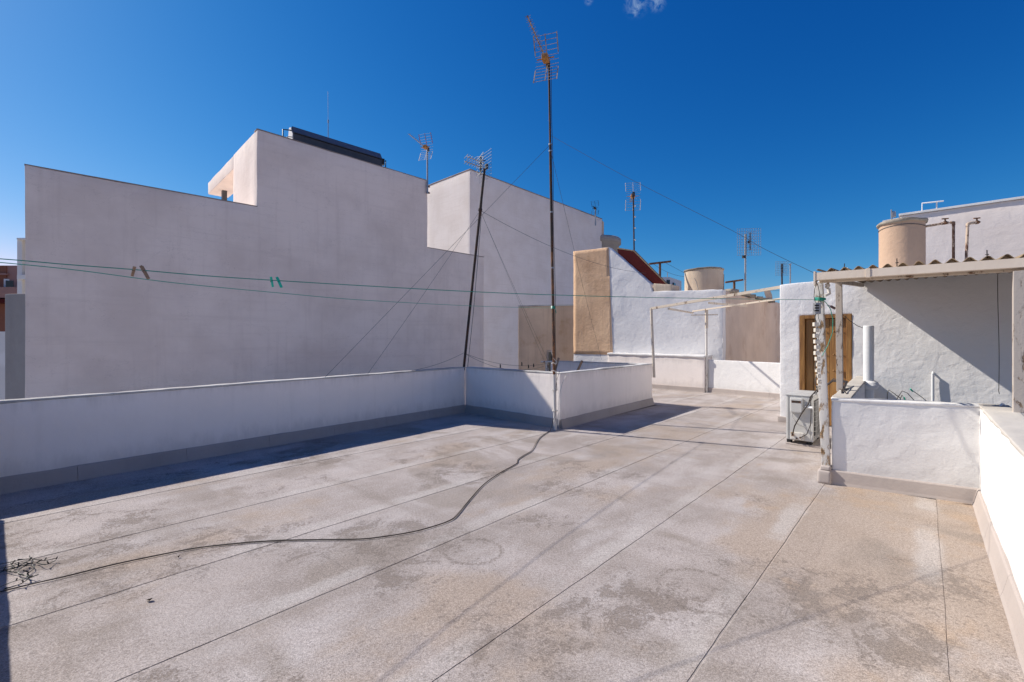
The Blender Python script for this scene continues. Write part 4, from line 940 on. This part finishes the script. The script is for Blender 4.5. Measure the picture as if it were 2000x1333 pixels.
def peg(px0, py0, px1, py1, mat, label, group, wd=.0042, twist=.3, A_=A_, B_=B_):
    c = onray((px0+px1)/2, (py0+py1)/2, A_, B_); top = at(px0, py0, c.y); bot = at(px1, py1, c.y)
    t = thing('clothes_peg', bot, label, 'clothes peg', group); ax = (bot-top).normalized(); n_ = Vector((math.sin(twist), -math.cos(twist), 0)); n_ = (n_-ax*n_.dot(ax)).normalized(); sd = ax.cross(n_)
    for sg in (-1, 1):
        a_ = top+n_*sg*.0075; b_ = bot+n_*sg*.0035; m = MB(); m.bar(a_, b_, .0048, wd*2, up=sd); part('peg_half', m, mat, t, bevel=.0012)
    mid = top.lerp(bot, .42); m = MB(); m.tube([mid-n_*.011-sd*.006, mid-n_*.011+sd*.006, mid+n_*.011+sd*.006, mid+n_*.011-sd*.006, mid-n_*.011-sd*.006], .0016, 5); m.tube([mid-sd*.0075, mid+sd*.0075], .0035, 8); part('spring', m, 'steelblack', t)
GP = 'pegs on the upper green clothes line'
peg(263, 521, 258, 540, 'woodpeg', 'shorter weathered wooden peg, leftmost on the clothes line', GP, .0065, .9)
peg(276, 520, 290, 545, 'woodpeg', 'longer tilted wooden peg, second from left on the clothes line', GP, .0078, .3)
peg(529, 541.5, 533, 561, 'greenpeg', 'green plastic peg, left one of the touching green pair', GP, .0058, .7)
peg(541, 542, 550, 562, 'greenpeg', 'green plastic peg, right one of the touching green pair', GP, .0078, .3)
# lines and pegs in the well
w0 = l0+Vector((0, 0, .34)); W2 = at(1078, 708, 12.3)
wire([w0, W2], .0035, 'wire', 'slack dark washing line from the leaning mast foot across the well, upper one', 'washing_line', 'clothes line', 'dark washing lines at the well', sag=.18)
wire([w0, at(1062, 716, 12.0)], .0035, 'wire', 'slack dark washing line from the leaning mast foot across the well, lower one', 'washing_line', 'clothes line', 'dark washing lines at the well', sag=.22)
wire([w0, (-2.0, 9.2, 1.01)], .0035, 'wire', 'dark washing line from the leaning mast foot to the left parapet', 'washing_line', 'clothes line', 'dark washing lines at the well', sag=.05)
for px, py, lb in ((977, 716, 'tiny dark peg in the well line, leftmost of four'), (1019, 712, 'tiny dark peg in the well line, second from left'), (1032, 717, 'tiny dark peg in the well line, third from left'), (1042, 715, 'tiny dark peg in the well line, nearest the tall mast')):
    c = at(px, py, 11.4); m = MB(); m.obox(c+Vector((0, 0, .01)), (.011, 0, 0), (0, .012, 0), (0, 0, .045)); m.obox(c+Vector((.012, 0, 0)), (.006, 0, 0), (0, .008, 0), (0, 0, .03)); solo('clothes_peg', m, 'steelblack', lb, 'clothes peg', 'tiny dark pegs in the well')
c = at(1067, 707, 12.4); m = MB(); m.tube([at(1056, 707, 12.4), at(1079, 707, 12.4)], .022, 8); m.tube([c, c-Vector((0, 0, 1.5))], .025, 8); m.tube([at(1070, 712, 12.4), at(1071, 730, 12.4)], .012, 6)
solo('line_prop', m, 'mastwhite', 'white T-shaped line prop standing in the well left of the tall mast', 'clothes prop')
for a_, b_, lb in ((at(1091, 700, 12.6), at(1083, 728, 12.4), 'short brown timber brace in the well right of the tall mast'), (at(1137, 705, 12.2), at(1127, 727, 12.1), 'leaning brown timber brace at the far side of the well')):
    m = MB(); m.bar(a_, b_, .055, .05, up=(0, 1, 0)); solo('timber_brace', m, 'woodpeg', lb, 'timber', 'timber braces in the well')
# cord hanging at the corner and cable on the floor
fp = [(1075, 841), (1070, 844), (1052, 857), (1039, 879), (1022, 890), (1011, 898), (1008, 906), (976, 924), (945, 946), (918, 975), (892, 1006), (875, 1018), (840, 1030), (805, 1039), (750, 1048), (700, 1053), (620, 1054), (560, 1055), (500, 1058), (455, 1062), (385, 1070), (315, 1083), (224, 1102), (122, 1127), (60, 1141), (0, 1156), (-40, 1166), (-120, 1180)]
pts = [mp_(1.05)+Vector((.09, -.08, .02)), mp_(.85)+Vector((.03, -.06, 0)), mp_(.55)+Vector((.02, -.07, 0)), mp_(.33)+Vector((.01, -.08, 0)), mp_(.18)+Vector((-.05, -.12, 0))]+[fl(x_, y_, .012) for x_, y_ in fp]
m = MB().tube(cat3(pts, 5), .0034, 7); m.tube([p+Vector((.009+.006*math.sin(i*.13), .009*math.cos(i*.11), -.002)) for i, p in enumerate(cat3(pts[5:], 5))], .0028, 6)
solo('floor_cable', m, 'cable', 'long dark cable snaking over the terrace floor from the mast foot', 'cable')
m = MB(); m.tube(cat3([(.98, 8.29, .98), (.90, 8.22, .85), (.84, 8.2, .6), (.83, 8.2, .3), (.82, 8.19, .1)], 6), .006, 6)
solo('white_lead', m, 'mastwhite', 'pale lead running down the mast foot at the well corner', 'cable')
# string lights tangle
rnd = random.Random(11); m = MB(); bulbs = []
loops = [[(-15, 1105), (20, 1098), (55, 1092), (88, 1095), (108, 1091), (108, 1096), (90, 1103), (70, 1100), (50, 1103), (15, 1112), (-10, 1118)],
         [(-12, 1112), (18, 1107), (40, 1101), (62, 1095), (60, 1099), (38, 1107), (22, 1112), (8, 1116), (-12, 1122)],
         [(-10, 1152), (15, 1141), (38, 1132), (58, 1128), (54, 1122), (66, 1110), (62, 1105), (48, 1107), (36, 1118), (48, 1124), (56, 1127), (45, 1138), (30, 1145), (5, 1152)],
         [(12, 1116), (35, 1119), (56, 1127), (66, 1126), (55, 1130)], [(20, 1100), (28, 1108), (38, 1104), (58, 1094), (56, 1086)]]
for L_ in loops:
    pl_ = cat3([fl(x_+rnd.uniform(-2, 2), y_, .012+.02*rnd.random()) for x_, y_ in L_], 6); m.tube(pl_, .0026, 5)
    for i in range(2, len(pl_), 8): p = pl_[i]; bulbs.append((p, p+Vector((rnd.uniform(-.03, .03), rnd.uniform(-.03, .03), rnd.uniform(.0, .03)))))
sl = solo('string_lights', m, 'lightwire', 'tangled dark green string lights on the floor at the left edge', 'string lights')
for p, q in bulbs: part('bulb_socket', MB().tube([p, p.lerp(q, .8)], .004, 5), 'steelblack', sl)
for px, py, lb in ((292, 1172, 'dark dry leaf on the floor near the string lights'), (349, 1088, 'tiny leaf scrap beside the floor cable')):
    c = fl(px, py, .009); m = MB(); s = .022 if px < 300 else .01
    m.add([c+Vector((-s, 0, 0)), c+Vector((0, -s*.6, .008)), c+Vector((s, 0, .012)), c+Vector((.2*s, s*.7, .004)), c+Vector((0, 0, -.006))], [(0, 1, 4), (1, 2, 4), (2, 3, 4), (3, 0, 4)])
    solo('dry_leaf', m, 'leaf', lb, 'leaf')

# ================================================ OLD STEEL FRAME at the far end
t = thing('pergola_frame', at(1330, 760, 13), 'rusty cream steel frame of an awning without cover at the far end', 'pergola')
def bm_(p, q, w_=.055, h_=.055, name='beam'): part(name, MB().bar(p, q, w_, h_), 'beampaint', t, bevel=.003)
j1 = at(1272, 603, 11.75); j2 = at(1526, 561, 9.28); k1 = at(1353, 608.5, 14.75); k2 = at(1534, 582.5, 11.9)
def lp(a_, b_, f): return a_.lerp(b_, f)
r_ = ab(11.02, -5.06)
part('post', MB().bar((r_.x, r_.y, .68), (j1.x, j1.y, j1.z+.01), .055, .05, up=(0, 1, 0)), 'beampaint', t, bevel=.003)
bm_(j1, j2, .045, .06); bm_(k1, k2, .04, .045)
bm_(onray(1306, 598.5, j1.xy, j2.xy)-Vector((0, 0, .06)), k1-Vector((0, 0, .052)), .045, .045, 'crossbar')
bm_(onray(1385, 587, j1.xy, j2.xy)-Vector((0, 0, .06)), onray(1458, 596, k1.xy, k2.xy)-Vector((0, 0, .03)), .045, .045, 'crossbar')
pb = fl(1377.5, 768); pt = onray(1378, 605, k1.xy, k2.xy)
pbq = ab(14.715, -5.045)
part('post', MB().bar((pbq.x, pbq.y, 0), (pbq.x, pbq.y, 2.1), .05, .05, up=(0, 1, 0)), 'mastwhite', t, bevel=.003)
part('post_head', MB().bar((pbq.x, pbq.y, 2.0), (pbq.x, pbq.y, 2.56), .075, .06, up=(0, 1, 0)), 'beampaint', t, bevel=.003)
part('line_bar', MB().bar(at(1350, 616, 14.0), at(1402, 615, 14.0), .03, .03), 'beampaint', t)
